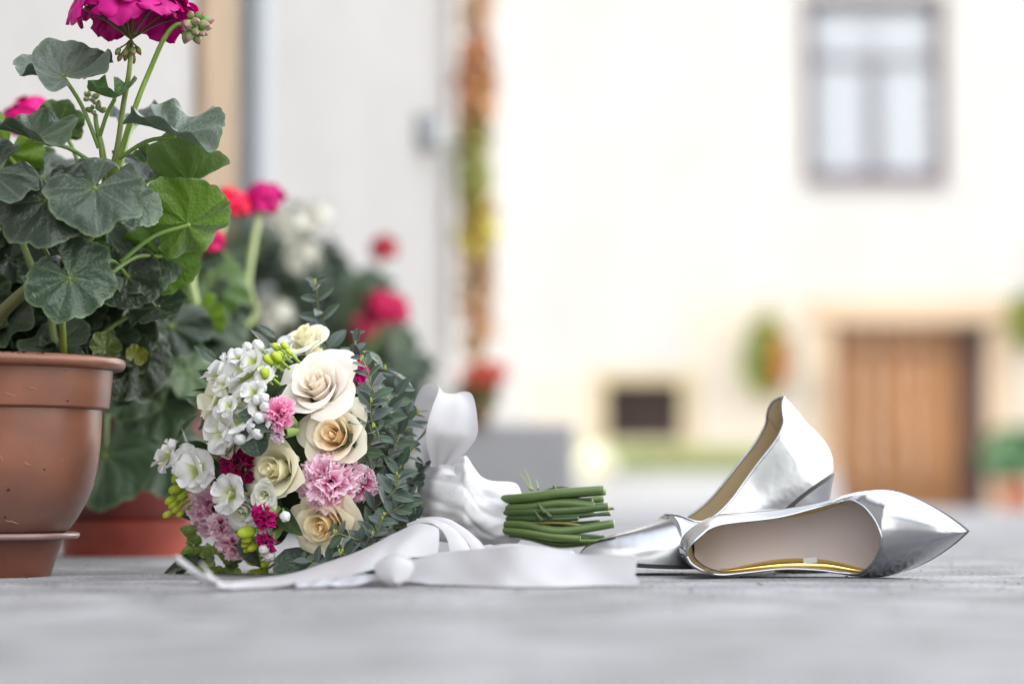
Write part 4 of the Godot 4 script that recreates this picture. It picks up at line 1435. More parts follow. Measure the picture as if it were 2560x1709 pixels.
func build_bouquet() -> void:
	bq_mid = at(770, 1128, BOUQUET_D)
	var foot := bq_mid
	foot.y = 0
	bq = thing("bridal_bouquet", "round bouquet of cream roses and pink carnations lying on its side, white ribbon tied round", "bouquet", foot)
	for k in 5:
		euca.append(blade_leaf(0.0205, [0.0112, 0.0126, 0.0104, 0.0118, 0.0100][k], 0.10 + 0.05 * (k % 3), 0.08 * (k % 3), 0.92, [lin(56, 70, 66), lin(48, 64, 58), lin(66, 78, 76), lin(52, 74, 50), lin(60, 70, 71)][k], lin(96, 112, 84)).mesh())
	# core of leaves and stalks inside the dome
	var core := Geo.new()
	core.ball(bq_mid - bq.position + Vector3(0.012, 0, 0), Basis.from_scale(Vector3(0.086, 0.088, 0.086)), 40, 24, lin(40, 54, 30), Color(-1, 0, 0), 0.12, 12)
	obj("foliage_core", core, M.leaf_green, bq)
	var q := RandomNumberGenerator.new()
	q.seed = 91
	for i in 110:
		var a := q.randf() * TAU
		var rad := sqrt(q.randf()) * 300.0
		var px := 780.0 + cos(a) * rad
		var py := 1125.0 + sin(a) * rad
		var covered := false
		for c in [[752, 830], [780, 946], [818, 1088], [664, 1172], [792, 1322], [826, 1212]]:
			covered = covered or Vector2(px - c[0], py - c[1]).length() < 92.0
		if covered:
			continue
		var p := dome(px, py, 0.022)
		var out := (p - bq_mid).normalized()
		var tan := (Vector3(q.randf_range(-1, 1), q.randf_range(-1, 1), q.randf_range(-0.4, 0.8)) + out * 0.3).normalized()
		big_leaf(px, py, q.randf_range(0.028, 0.046), q.randf_range(0.014, 0.022), tan, out + Vector3(q.randf_range(-0.4, 0.4), q.randf_range(-0.2, 0.5), 0.3), [lin(42, 60, 34), lin(36, 50, 32), lin(54, 74, 38)][i % 3], 0.024)

	var cream := lin(240, 230, 196)
	var white := lin(240, 238, 224)
	var peach := lin(244, 206, 160)
	var blush := lin(253, 245, 239)
	var rim := lin(248, 246, 226)
	var L := Vector3(-0.30, 0.05, 0.15)
	rose(750, 824, 90, Vector3(-0.30, -0.25, 0.45), 15, 0.95, lin(248, 240, 196), lin(248, 245, 226), lin(248, 248, 236), 1, -0.004)
	rose(800, 872, 70, Vector3(0.5, 0.2, -0.2), 11, 1.0, cream, white, white, 9, 0.020)
	rose(780, 944, 122, Vector3(-0.45, 0.05, 0.35), 19, 1.02, lin(253, 242, 226), blush, lin(250, 247, 238), 2, 0.004)
	rose(822, 1086, 112, Vector3(-0.75, 0.05, 0.35), 19, 1.0, lin(252, 226, 180), lin(253, 243, 224), rim, 3, 0.006)
	rose(668, 1172, 108, Vector3(-0.55, 0.15, 0.40), 18, 0.95, lin(251, 244, 210), lin(250, 246, 222), lin(244, 242, 212), 4, 0.008)
	rose(794, 1322, 116, Vector3(-0.65, 0.20, 0.45), 19, 1.0, lin(252, 230, 184), lin(252, 243, 220), lin(246, 243, 212), 5, -0.010)
	rose(548, 1098, 64, Vector3(-0.1, 0.15, 0.55), 14, 0.9, lin(226, 228, 170), lin(234, 234, 204), lin(238, 238, 222), 6, 0.0)
	rose(612, 1396, 56, Vector3(-0.2, 0.35, 0.5), 13, 0.9, lin(228, 210, 160), lin(226, 220, 180), lin(222, 222, 186), 7, 0.01)
	# white double freesias
	var wh := lin(234, 234, 234)
	var wg := lin(196, 206, 130)
	rose(598, 1282, 60, Vector3(-0.05, -0.1, 0.6), 15, 1.05, lin(232, 236, 206), lin(236, 236, 232), wh, 11, -0.004)
	rose(655, 1240, 46, Vector3(0.1, 0.1, 0.5), 12, 1.15, lin(232, 236, 206), lin(236, 236, 230), wh, 12, 0.0)
	star_floret(580, 1235, 52, Vector3(-0.3, 0.4, 0.4), 6, wh, wg, 33, 0.5, "freesia")
	star_floret(556, 1075, 62, Vector3(-0.5, -0.1, 0.45), 6, wh, wg, 34, 0.45, "freesia", -0.004)
	star_floret(608, 1052, 66, Vector3(0.1, 0.2, 0.5), 6, wh, wg, 37, 0.4, "freesia", 0.002)
	star_floret(430, 1142, 46, Vector3(-0.5, 0.35, 0.6), 6, wh, wg, 35, 0.55, "freesia", -0.012)
	star_floret(492, 1175, 56, Vector3(0.2, 0.2, 0.8), 7, wh, wg, 36, 0.4, "freesia", -0.006)
	star_floret(462, 1150, 44, Vector3(-0.1, 0.5, 0.8), 6, wh, wg, 38, 0.5, "freesia", -0.008)
	star_floret(612, 935, 62, Vector3(-0.3, 0.1, 0.6), 6, wh, wg, 39, 0.4, "freesia", 0.0)
	star_floret(688, 876, 56, Vector3(-0.1, 0.2, 0.4), 6, wh, wg, 40, 0.35, "freesia", 0.012)
	star_floret(566, 940, 56, Vector3(-0.4, 0.1, 0.3), 7, wh, wg, 41, 0.5, "freesia", 0.0)
	star_floret(548, 1000, 58, Vector3(-0.4, -0.3, 0.5), 6, lin(234, 234, 212), wg, 42, 0.5, "freesia", 0.0)
	star_floret(735, 1415, 40, Vector3(-0.1, 0.1, 0.5), 6, lin(214, 214, 220), wg, 43, 0.5, "freesia", 0.004)
	rose(596, 1000, 52, Vector3(-0.25, 0.15, 0.5), 11, 1.15, lin(224, 226, 200), lin(234, 235, 230), wh, 13, -0.006)
	rose(650, 912, 46, Vector3(-0.15, 0.1, 0.5), 10, 1.15, lin(224, 226, 200), lin(234, 235, 230), wh, 14, 0.0)
	# small white bouvardias and their buds
	var spots := [[640, 985, 34], [665, 945, 28], [650, 1022, 30], [560, 965, 32], [635, 905, 32], [578, 1020, 30], [600, 900, 28], [660, 1055, 24]]
	for i in spots.size():
		star_floret(spots[i][0], spots[i][1], spots[i][2], Vector3(q.randf_range(-0.5, 0.2), q.randf_range(-0.2, 0.4), 0.5), 4, lin(234, 234, 232), lin(196, 208, 124), 60 + i, q.randf_range(0.5, 0.9), "bouvardia", -0.008)
	var buds := [[660, 995, 15], [648, 1045, 16], [662, 1018, 15], [600, 1098, 16], [645, 864, 15], [596, 884, 16], [618, 868, 14], [630, 1072, 16], [644, 1085, 15], [712, 1290, 15], [672, 1386, 18], [660, 1372, 14], [655, 970, 14], [640, 1000, 14]]
	for i in buds.size():
		round_bud(buds[i][0], buds[i][1], buds[i][2], Vector3(q.randf_range(-0.6, 0.4), q.randf_range(-0.5, 0.4), 0.4), lin(230, 230, 230), lin(196, 208, 156), q.randf_range(0.95, 1.3), "white_bud", 5, -0.013 + q.randf_range(-0.003, 0.004))
	# green freesia buds
	var gb := [[690, 868, 13], [712, 866, 12], [722, 880, 10], [672, 900, 16], [692, 893, 15], [655, 925, 15], [668, 936, 19], [700, 885, 10], [447, 1192, 19], [440, 1222, 18], [425, 1250, 14], [418, 1285, 12], [440, 1272, 11], [450, 1284, 10], [432, 1262, 12], [455, 1240, 13],
		[616, 1330, 22], [618, 1348, 14], [615, 1360, 12], [632, 1368, 14], [640, 1402, 14], [662, 1408, 13], [652, 1434, 20], [630, 1430, 11], [620, 1372, 12]]
	for i in gb.size():
		var ln := Vector3(-0.9, 0.1, 0.35) if i < 8 or i > 15 else Vector3(-0.5, -0.6, 0.7)
		round_bud(gb[i][0], gb[i][1], gb[i][2] * 0.8, ln + Vector3(0, q.randf_range(-0.3, 0.3), 0), lin(160, 176, 36), lin(106, 138, 24), 1.5, "green_bud", 3, -0.010)
	for e in [[[690, 920], [712, 895], [708, 868]], [[672, 900], [700, 905], [716, 890]], [[452, 1190], [462, 1225], [430, 1262]], [[462, 1225], [452, 1260], [424, 1284]], [[625, 1330], [640, 1365], [655, 1430]]]:
		var pp := []
		for x in e:
			pp.append(dome(x[0], x[1], 0.0) - bq.position)
		var gs := Geo.new()
		gs.tube(smooth_path(pp, 10), [0.0012], 7, lin(140, 170, 50))
		obj("bud_stalk", gs, M.stem, bq)
	# carnations
	var pk := lin(240, 140, 186)
	var pm := lin(248, 190, 218)
	var pe := lin(252, 232, 242)
	carnation(830, 1210, 78, Vector3(-0.12, 0.05, 0.3), 70, lin(214, 84, 140), pm, pe, 21, 1.0, 0.012)
	carnation(912, 1212, 44, Vector3(0.7, -0.1, 0.4), 22, lin(206, 96, 140), lin(226, 160, 192), pe, 22, 0.8, 0.008)
	carnation(694, 1034, 45, Vector3(-0.5, 0.15, 0.3), 26, lin(206, 70, 124), pk, lin(240, 186, 212), 23, 0.75, -0.010)
	carnation(700, 1083, 34, Vector3(-0.9, -0.3, 0.3), 16, lin(200, 60, 120), lin(238, 214, 224), lin(240, 226, 232), 24, 0.42, -0.006)
	carnation(512, 1285, 62, Vector3(-0.15, 0.1, 0.5), 54, lin(222, 124, 168), lin(244, 196, 220), lin(250, 230, 241), 25, 1.0, 0.004)
	carnation(548, 1322, 40, Vector3(0.1, -0.2, 0.6), 24, lin(214, 90, 140), lin(244, 200, 220), lin(250, 232, 240), 26, 0.8, -0.004)
	carnation(574, 1366, 44, Vector3(-0.2, -0.1, 0.5), 26, lin(226, 136, 168), lin(242, 192, 212), lin(250, 232, 240), 27, 0.8, -0.008)
	var mg := lin(196, 0, 118)
	var md := lin(150, 0, 84)
	carnation(659, 1292, 38, Vector3(-0.35, 0.1, 0.35), 26, md, mg, lin(206, 20, 130), 28, 0.7, -0.010)
	carnation(668, 1354, 33, Vector3(-0.5, -0.1, 0.4), 24, md, lin(204, 0, 132), lin(214, 40, 150), 29, 0.6, -0.008)
	carnation(588, 1168, 50, Vector3(-0.1, 0.1, 0.3), 30, lin(110, 0, 58), lin(150, 0, 84), lin(166, 0, 96), 30, 1.0, 0.012)
	carnation(884, 915, 46, Vector3(0.4, 0.2, 0.3), 26, md, mg, lin(210, 0, 128), 31, 0.9, 0.010)
	carnation(526, 1022, 18, Vector3(-0.5, 0.2, 0.2), 10, md, lin(206, 40, 150), lin(214, 150, 196), 32, 0.5, 0.0, false)
	carnation(852, 1362, 26, Vector3(0.3, 0.0, 0.4), 14, lin(90, 0, 50), lin(120, 0, 66), lin(120, 0, 66), 44, 0.9, 0.014, false)
	# larger leaves
	var lf := lin(48, 66, 50)
	big_leaf(700, 1062, 0.042, 0.032, Vector3(-0.9, 0.35, 0.1), Vector3(0.2, 0.4, 0.9), lf, -0.004)
	big_leaf(650, 1140, 0.040, 0.030, Vector3(-0.35, 0.95, 0.15), Vector3(-0.3, 0.1, 0.95), lf, -0.002)
	big_leaf(712, 1372, 0.046, 0.042, Vector3(0.45, -0.9, 0.1), Vector3(0.1, 0.3, 0.95), lin(60, 80, 62), 0.004)
	big_leaf(740, 1395, 0.040, 0.036, Vector3(0.9, -0.5, 0.0), Vector3(0.1, 0.5, 0.85), lin(60, 80, 62), 0.004)
	big_leaf(500, 1372, 0.040, 0.020, Vector3(-0.6, -0.55, 0.1), Vector3(-0.2, 0.7, 0.7), lin(44, 58, 40), 0.0)
	big_leaf(520, 1390, 0.052, 0.022, Vector3(-0.95, -0.22, 0.0), Vector3(0.0, 0.8, 0.6), lin(42, 54, 40), 0.0)
	big_leaf(600, 1345, 0.034, 0.018, Vector3(0.5, -0.85, 0.2), Vector3(-0.5, 0.2, 0.8), lin(44, 60, 46), -0.002)
	big_leaf(880, 1215, 0.060, 0.034, Vector3(0.25, 0.95, 0.0), Vector3(0.5, 0.2, 0.8), lin(40, 62, 40), 0.012, 0.5)
	big_leaf(905, 1250, 0.058, 0.032, Vector3(0.25, 0.95, 0.0), Vector3(0.6, 0.2, 0.75), lin(44, 66, 42), 0.016, 0.5)
	big_leaf(880, 1320, 0.05, 0.03, Vector3(0.35, -0.6, 0.2), Vector3(0.5, 0.2, 0.8), lin(44, 62, 42), 0.02)
	big_leaf(540, 905, 0.028, 0.012, Vector3(-0.7, 0.6, 0.1), Vector3(0, 0.4, 0.9), lin(58, 74, 60), 0.0)
	big_leaf(690, 845, 0.026, 0.008, Vector3(-0.7, 0.6, 0.0), Vector3(0, 0.5, 0.85), lin(64, 80, 70), 0.0)
	# green hydrangea like tuft low down
	for i in 26:
		var a := q.randf() * TAU
		var px := 545.0 + cos(a) * 55.0 * q.randf()
		var py := 1412.0 + sin(a) * 26.0 * q.randf()
		big_leaf(px, py, 0.014, 0.011, Vector3(cos(a), -sin(a), 0.2), Vector3(q.randf_range(-0.4, 0.2), q.randf_range(0, 0.8), 0.8), [lin(96, 118, 30), lin(74, 96, 28), lin(120, 138, 44)][i % 3], -0.004)
	for i in 10:
		big_leaf(480 + q.randf() * 30, 1320 + q.randf() * 60, 0.016, 0.010, Vector3(-0.8, q.randf_range(-0.5, 0.5), 0.2), Vector3(-0.3, 0.4, 0.8), lin(88, 112, 34), 0.004)
	# eucalyptus round the back edge
	var sp := [
		[[[830, 900, 2.46], [808, 820, 2.47], [794, 760, 2.46], [790, 705, 2.45]], 7, 1.15],
		[[[870, 970, 2.38], [880, 910, 2.38], [886, 870, 2.39], [890, 835, 2.40]], 5, 0.85],
		[[[905, 1080, 2.35], [935, 1010, 2.34], [925, 950, 2.34], [905, 895, 2.34]], 7, 1.15],
		[[[900, 1130, 2.36], [950, 1060, 2.36], [985, 1000, 2.38], [1010, 960, 2.40]], 8, 1.05],
		[[[905, 1150, 2.34], [930, 1080, 2.33], [925, 1030, 2.33], [928, 1000, 2.33]], 6, 1.05],
		[[[895, 1160, 2.33], [925, 1110, 2.33], [945, 1090, 2.33], [935, 1060, 2.33]], 5, 1.0],
		[[[940, 1200, 2.37], [985, 1120, 2.38], [1010, 1060, 2.40], [1045, 1030, 2.42]], 8, 1.05],
		[[[930, 1240, 2.36], [980, 1200, 2.36], [1010, 1150, 2.37], [1035, 1120, 2.39]], 7, 1.0],
		[[[910, 1290, 2.34], [960, 1250, 2.33], [990, 1220, 2.33], [995, 1185, 2.33]], 6, 1.1],
		[[[900, 1330, 2.34], [960, 1290, 2.33], [1000, 1265, 2.33], [1025, 1235, 2.34]], 7, 1.05],
		[[[890, 1400, 2.33], [925, 1370, 2.31], [945, 1330, 2.31], [955, 1290, 2.31]], 6, 1.15],
		[[[880, 1410, 2.33], [910, 1390, 2.31], [925, 1350, 2.31], [930, 1335, 2.31]], 6, 1.05],
		[[[930, 1360, 2.32], [880, 1345, 2.30], [850, 1335, 2.30], [838, 1330, 2.30]], 5, 0.8],
		[[[920, 1400, 2.32], [885, 1400, 2.30], [860, 1385, 2.30], [850, 1380, 2.30]], 5, 0.8],
		[[[900, 1420, 2.34], [850, 1420, 2.31], [800, 1410, 2.31], [760, 1400, 2.32]], 7, 1.0],
		[[[950, 1330, 2.36], [990, 1320, 2.35], [1020, 1310, 2.35], [1045, 1290, 2.36]], 7, 0.95],
		[[[940, 1160, 2.42], [985, 1100, 2.44], [1020, 1040, 2.46], [1050, 1020, 2.47]], 8, 1.1],
		[[[930, 1300, 2.42], [990, 1260, 2.42], [1030, 1200, 2.42], [1060, 1170, 2.43]], 8, 1.1],
		[[[860, 1030, 2.44], [910, 980, 2.45], [945, 945, 2.46], [960, 920, 2.47]], 6, 0.95],
		[[[930, 1390, 2.36], [980, 1370, 2.36], [1020, 1345, 2.36], [1050, 1330, 2.37]], 7, 0.9],
	]
	for i in sp.size():
		sprig(sp[i][0], sp[i][1], sp[i][2], 900 + i)
	build_stems()
	build_ribbon()


func build_stems() -> void:
	var q := RandomNumberGenerator.new()
	q.seed = 31
	var ys := [1222, 1236, 1250, 1268, 1284, 1298, 1312, 1328, 1342, 1356, 1230, 1262, 1290, 1318, 1348, 1244, 1276, 1305, 1335, 1360, 1226, 1300, 1270, 1325, 1258, 1292, 1340, 1232, 1310, 1280, 1352]
	for i in ys.size():
		var front := 2.40 if i < 10 else (2.43 if i < 15 else (2.46 if i < 20 else 2.385))
		var y: float = ys[i]
		var e := q.randf_range(1440, 1536)
		var yy := 1290 + (y - 1290) * 0.75
		var slope := q.randf_range(-20, 16)
		var rad := q.randf_range(0.0024, 0.0048) if i % 5 else 0.0017
		var c := lin(40, 62, 30).lerp(lin(104, 124, 66), q.randf())
		if i % 6 == 4:
			c = lin(122, 108, 50)
			rad = 0.0016
		if i == 17:
			c = lin(66, 52, 52)
		var pts := []
		for p in [[1030, lerpf(1245, yy, 0.45), 2.43], [1180, lerpf(1270, yy, 0.8), 2.43], [1310, yy + slope * 0.3, lerpf(2.43, front, 0.8)], [1400, y + q.randf_range(-4, 4), front], [e, y + slope, front]]:
			pts.append(at(p[0], p[1], p[2]) - bq.position)
		var g := Geo.new()
		g.tube(smooth_path(pts, 26), [rad], 12, c, Color(c.r * 0.9, c.g * 0.95, c.b * 0.9))
		var st := obj("stem", g, M.stem, bq)
		# cut face, paler
		var cap := Geo.new()
		var last: Vector3 = pts[-1]
		cap.ball(last, Basis.from_scale(Vector3(0.0012, rad * 0.93, rad * 0.93)), 12, 6, lin(150, 170, 110))
		obj("cut_end", cap, M.stem, st)
		if i % 4 == 1:
			var th := Geo.new()
			var b: Vector3 = at(1345 + q.randf() * 60, y - 6, front - 0.003) - bq.position
			th.tube([b + Vector3(0.003, -0.003, 0), b + Vector3(0.0, 0.001, 0), b + Vector3(-0.004, 0.007, 0.001)], [0.003, 0.0022, 0.0008], 9, c)
			obj("side_shoot", th, M.stem, st)
	# thin blades of grass like foliage above the bundle
	for e in [[1330, 1225, 1312, 1172], [1325, 1222, 1300, 1185], [1345, 1222, 1340, 1200]]:
		var g := Geo.new()
		g.tube(smooth_path([at(e[0], e[1], 2.45) - bq.position, at((e[0] + e[2]) / 2.0 + 2, (e[1] + e[3]) / 2.0, 2.46) - bq.position, at(e[2], e[3], 2.47) - bq.position], 8), [0.0016, 0.0012, 0.0006], 6, lin(130, 150, 80))
		obj("leaf_blade", g, M.stem, bq)


func build_ribbon() -> void:
	# cloth wrapped round the stems
	var secs := [[1046, 1168, 1338, 2.45], [1062, 1166, 1345, 2.44], [1085, 1160, 1352, 2.43], [1120, 1156, 1358, 2.43], [1150, 1142, 1362, 2.43], [1166, 1138, 1365, 2.43], [1185, 1164, 1367, 2.43], [1207, 1192, 1370, 2.43], [1240, 1202, 1372, 2.43], [1275, 1205, 1368, 2.43], [1292, 1211, 1360, 2.43], [1300, 1222, 1352, 2.43], [1303, 1234, 1342, 2.43], [1296, 1244, 1334, 2.43], [1280, 1250, 1330, 2.43]]
	var rows := []
	for s in secs:
		var top := at(s[0], s[1], s[3]) - bq.position
		var bot := at(s[0], s[2], s[3]) - bq.position
		rows.append([(top + bot) / 2, (top - bot).length() / 2])
	var f := FastNoiseLite.new()
	f.seed = 6
	f.frequency = 22.0
	f.fractal_octaves = 2
	var g := Geo.new()
	g.surf(96, 84,
		func(u: float, v: float) -> Vector3:
			var k := v * (rows.size() - 1)
			var i := mini(int(k), rows.size() - 2)
			var t := k - i
			var mids := []
			var ic := [maxi(i - 1, 0), i, i + 1, mini(i + 2, rows.size() - 1)]
			var c: Vector3 = rows[i][0].cubic_interpolate(rows[i + 1][0], rows[ic[0]][0], rows[ic[3]][0], t)
			var r: float = cubic_interpolate(rows[i][1], rows[i + 1][1], rows[ic[0]][1], rows[ic[3]][1], t)
			var a := TAU * u
			var dir := Vector3(0, sin(a), cos(a))
			var fold := 0.0022 * sin(5.0 * a + 7.0 * v) + 0.0016 * sin(11.0 * a - 15.0 * v) + 0.0012 * sin(30.0 * v + 3.0 * a)
			var amp := smoothstep(0.0, 0.1, v) * (1.0 - 0.6 * smoothstep(0.8, 1.0, v))
			var w := f.get_noise_3d(c.x + dir.x * 0.03, dir.y * 0.035 + c.y, dir.z * 0.035)
			var rr := r * (1.0 - 0.12 * absf(cos(a))) + (fold * 0.5 + w * 0.003 - 0.0016 * pow(absf(sin(4.5 * a + 9.0 * v)), 8.0) - 0.0014 * pow(absf(sin(3.5 * a - 13.0 * v)), 10.0)) * amp * (0.35 + 0.65 * absf(cos(a)))
			return c + dir * rr,
		func(_u: float, _v: float) -> Color: return lin(196, 196, 197),
		true)
	obj("cloth_wrap", g, M.cloth, bq)
	# standing bow loops
	ribbon_strip(
		[[1064, 1176, 2.43], [1036, 1100, 2.45], [1034, 1020, 2.455], [1052, 972, 2.45], [1078, 957, 2.43], [1096, 972, 2.395], [1080, 1020, 2.365], [1064, 1090, 2.355], [1084, 1176, 2.385]],
		[[1092, 1174, 2.43], [1122, 1100, 2.475], [1132, 1020, 2.48], [1140, 985, 2.46], [1158, 978, 2.44], [1182, 990, 2.41], [1193, 1040, 2.375], [1188, 1098, 2.365], [1124, 1168, 2.385]],
		80, bq, "bow_loop", -0.006, 0.0, Color(-1, 0, 0), 0.0005, 0.0022)
	ribbon_strip(
		[[1060, 1180, 2.40], [1078, 1168, 2.365], [1110, 1160, 2.36], [1140, 1166, 2.39]],
		[[1062, 1200, 2.40], [1082, 1190, 2.362], [1114, 1186, 2.357], [1142, 1190, 2.39]],
		24, bq, "bow_knot", 0.002, 0.0, Color(-1, 0, 0), 0.0002)
	# long tail that sweeps to the left in front of the flowers
	ribbon_strip(
		[[1096, 1318, 2.26], [1040, 1311, 2.255], [985, 1332, 2.24], [948, 1350, 2.235], [869, 1391, 2.21], [776, 1418, 2.18], [684, 1440, 2.13], [583, 1464, 2.06], [531, 1449, 2.03], [486, 1426, 2.01], [432, 1393, 1.99]],
		[[1094, 1388, 2.20], [1050, 1388, 2.19], [1000, 1398, 2.17], [950, 1418, 2.15], [880, 1436, 2.12], [800, 1452, 2.09], [720, 1466, 2.06], [600, 1474, 2.03], [560, 1474, 2.01], [505, 1454, 2.00], [440, 1404, 1.985]],
		90, bq, "ribbon_tail", 0.004)
	ribbon_strip(
		[[580, 1468, 2.05], [545, 1452, 2.02], [515, 1425, 2.00], [500, 1404, 1.99]],
		[[600, 1474, 2.03], [560, 1470, 2.005], [530, 1450, 1.99], [512, 1426, 1.98]],
		24, bq, "ribbon_tail", 0.001)
	# lower crumpled tail with a forked end
	ribbon_strip(
		[[1010, 1402, 2.17], [940, 1432, 2.14], [870, 1440, 2.12], [800, 1450, 2.10], [740, 1456, 2.08], [724, 1462, 2.07]],
		[[1010, 1440, 2.12], [940, 1452, 2.10], [880, 1464, 2.08], [820, 1468, 2.07], [770, 1475, 2.055], [736, 1478, 2.05]],
		50, bq, "ribbon_tail", 0.003, 0.10, lin(178, 179, 186))
	# right tail that stands on its edge
	ribbon_strip(
		[[1012, 1400, 2.17], [1060, 1390, 2.17], [1130, 1382, 2.165], [1200, 1371, 2.15], [1270, 1366, 2.13], [1350, 1370, 2.13], [1420, 1379, 2.14], [1500, 1388, 2.13], [1592, 1391, 2.12]],
		[[1000, 1452, 2.13], [1060, 1460, 2.12], [1130, 1463, 2.11], [1200, 1466, 2.085], [1270, 1469, 2.065], [1350, 1470, 2.06], [1420, 1468, 2.07], [1500, 1465, 2.09], [1602, 1459, 2.09]],
		90, bq, "ribbon_tail", 0.004, 0.022)
	# a second layer behind it
	ribbon_strip(
		[[1030, 1392, 2.20], [1100, 1382, 2.20], [1180, 1372, 2.20], [1290, 1360, 2.20], [1400, 1372, 2.20], [1440, 1382, 2.20]],
		[[1030, 1446, 2.16], [1100, 1450, 2.16], [1180, 1452, 2.16], [1290, 1450, 2.16], [1400, 1450, 2.16], [1450, 1448, 2.16]],
		50, bq, "ribbon_tail", -0.003, 0.0, lin(180, 177, 181))
	# rolled turn of the ribbon
	ribbon_strip(
		[[962, 1404, 2.17], [948, 1402, 2.13], [938, 1410, 2.10], [936, 1424, 2.088], [950, 1446, 2.08], [980, 1465, 2.075]],
		[[1022, 1400, 2.17], [1026, 1398, 2.13], [1032, 1406, 2.10], [1034, 1422, 2.088], [1022, 1446, 2.08], [996, 1464, 2.075]],
		40, bq, "ribbon_roll", 0.006, 0.0, Color(-1, 0, 0), 0.0001)
	# two arched loops
	ribbon_strip(
		[[1020, 1322, 2.27], [1047, 1308, 2.265], [1075, 1308, 2.26], [1100, 1320, 2.255], [1118, 1350, 2.25], [1127, 1390, 2.24]],
		[[1020, 1308, 2.285], [1050, 1299, 2.28], [1092, 1300, 2.28], [1132, 1318, 2.275], [1165, 1352, 2.27], [1183, 1392, 2.25]],
		40, bq, "ribbon_loop", 0.002, 0.0, Color(-1, 0, 0), 0.0002)
	ribbon_strip(
		[[1040, 1306, 2.30], [1080, 1298, 2.295], [1120, 1310, 2.295], [1150, 1334, 2.29], [1172, 1362, 2.28], [1186, 1394, 2.27]],
		[[1046, 1298, 2.31], [1090, 1294, 2.31], [1136, 1304, 2.31], [1172, 1328, 2.31], [1202, 1354, 2.30], [1226, 1390, 2.28]],
		40, bq, "ribbon_loop", 0.002, 0.0, lin(184, 178, 183), 0.0002)
	# the loose end of cloth below the stems
	ribbon_strip(
		[[1180, 1366, 2.36], [1230, 1362, 2.36], [1280, 1366, 2.37], [1320, 1378, 2.38]],
		[[1180, 1400, 2.33], [1230, 1398, 2.32], [1280, 1396, 2.33], [1330, 1398, 2.34]],
		24, bq, "cloth_end", 0.003)


# ------------------------------------------------------------------ shoes
const SHOE_L := 0.285
const HEEL_H := 0.096
var THROAT := 0.69


func shoe_height(s: float) -> float:
	if s >= 0.66:
		return 0.006 + 0.007 * pow((s - 0.66) / 0.34, 2.0)
	var t := s / 0.66
	var f := 0.62 * (t * t * t - 2 * t * t + t) + 3 * t * t - 2 * t * t * t
	return 0.006 + (HEEL_H - 0.006) * (1.0 - f)


var shoe_x := []


func shoe_base(s: float) -> Vector3: # point of the insole line; z component unused
	if shoe_x.is_empty():
		var x := 0.0
		shoe_x.append(0.0)
		for i in 200:
			var dy := shoe_height((i + 1) / 200.0) - shoe_height(i / 200.0)
			var ds := SHOE_L / 200.0
			x += sqrt(maxf(ds * ds - dy * dy, 1e-9))
			shoe_x.append(x)
	var k := clampf(s, 0, 1) * 200.0
	var i := mini(int(k), 199)
	return Vector3(lerpf(shoe_x[i], shoe_x[i + 1], k - i), shoe_height(clampf(s, 0, 1)), 0)


func shoe_up(s: float) -> Vector3:
	var t := (shoe_base(minf(s + 0.01, 1.0)) - shoe_base(maxf(s - 0.01, 0.0))).normalized()
	return Vector3(-t.y, t.x, 0)


func shoe_half(s: float) -> float:
	if s < 0.13:
		var k := 1.0 - s / 0.13
		return 0.0285 * sqrt(maxf(0.0, 1.0 - k * k))
	if s < 0.68:
		return table([[0.13, 0.0285], [0.3, 0.0278], [0.45, 0.0315], [0.58, 0.0385], [0.68, 0.0405]], s)
	var q := (s - 0.68) / 0.32
	return 0.0405 * pow(maxf(0.0, 1.0 - pow(q, 1.5)), 0.95) * 0.97 + 0.0405 * 0.03 * sqrt(maxf(0.0, 1.0 - q * q))


func shoe_crown(s: float) -> float: # how high the closed last stands over the insole
	if s < THROAT:
		return table([[0.0, 0.13], [0.3, 0.10], [0.5, 0.066], [0.62, 0.052], [0.74, 0.0455]], s)
	var q := (s - THROAT) / (1.0 - THROAT)
	return lerpf(0.0455, 0.0155, pow(q, 0.9)) * sqrt(maxf(0.0, 1.0 - pow(q, 9.0)))


func shoe_wall(s: float) -> float: # height of the top line over the insole
	return table([[0.0, 0.076], [0.03, 0.073], [0.08, 0.062], [0.18, 0.053], [0.32, 0.045], [0.42, 0.041], [0.52, 0.039], [0.6, 0.041], [0.69, 0.045]], s)


func shoe_cut(s: float) -> float: # angle at which the upper ends
	if s >= THROAT:
		return PI / 2
	var sh := minf(s, 0.54)
	var h := asin(clampf(pow(shoe_wall(sh) / shoe_crown(sh), 1.0 / 0.85), 0.0, 1.0))
	var e := clampf((s - 0.5) / (THROAT - 0.5), 0.0, 1.0)
	return acos(cos(h) * pow(maxf(0.0, 1.0 - pow(e, 3.0)), 0.72))


func shoe_skin(s: float, th: float, side: float, inset: float) -> Vector3:
	var hw := maxf(shoe_half(s) - inset, 0.0)
	var h := (shoe_crown(s) - inset * (1.0 if s > THROAT else 0.0)) * pow(sin(th), 0.85)
	var bulge := 1.0 + 0.10 * sin(clampf(th * 2.2, 0, PI)) * (1.0 - smoothstep(0.6, 0.9, s)) - 0.20 * smoothstep(0.0, 0.08, h) * (1.0 - smoothstep(0.25, 0.5, s))
	var z := side * hw * pow(maxf(cos(th), 0.0), 0.72) * bulge
	var p := shoe_base(s) + shoe_up(s) * h
	# the back of the counter leans over the heel
	p.x += 0.30 * h * h / 0.07 * (1.0 - smoothstep(0.0, 0.16, s)) + (inset if s < 0.06 else 0.0)
	p.x -= 0.006 * sin(PI * clampf(h / 0.05, 0, 1)) * (1.0 - smoothstep(0.0, 0.12, s))
	return p + Vector3(0, 0, z)


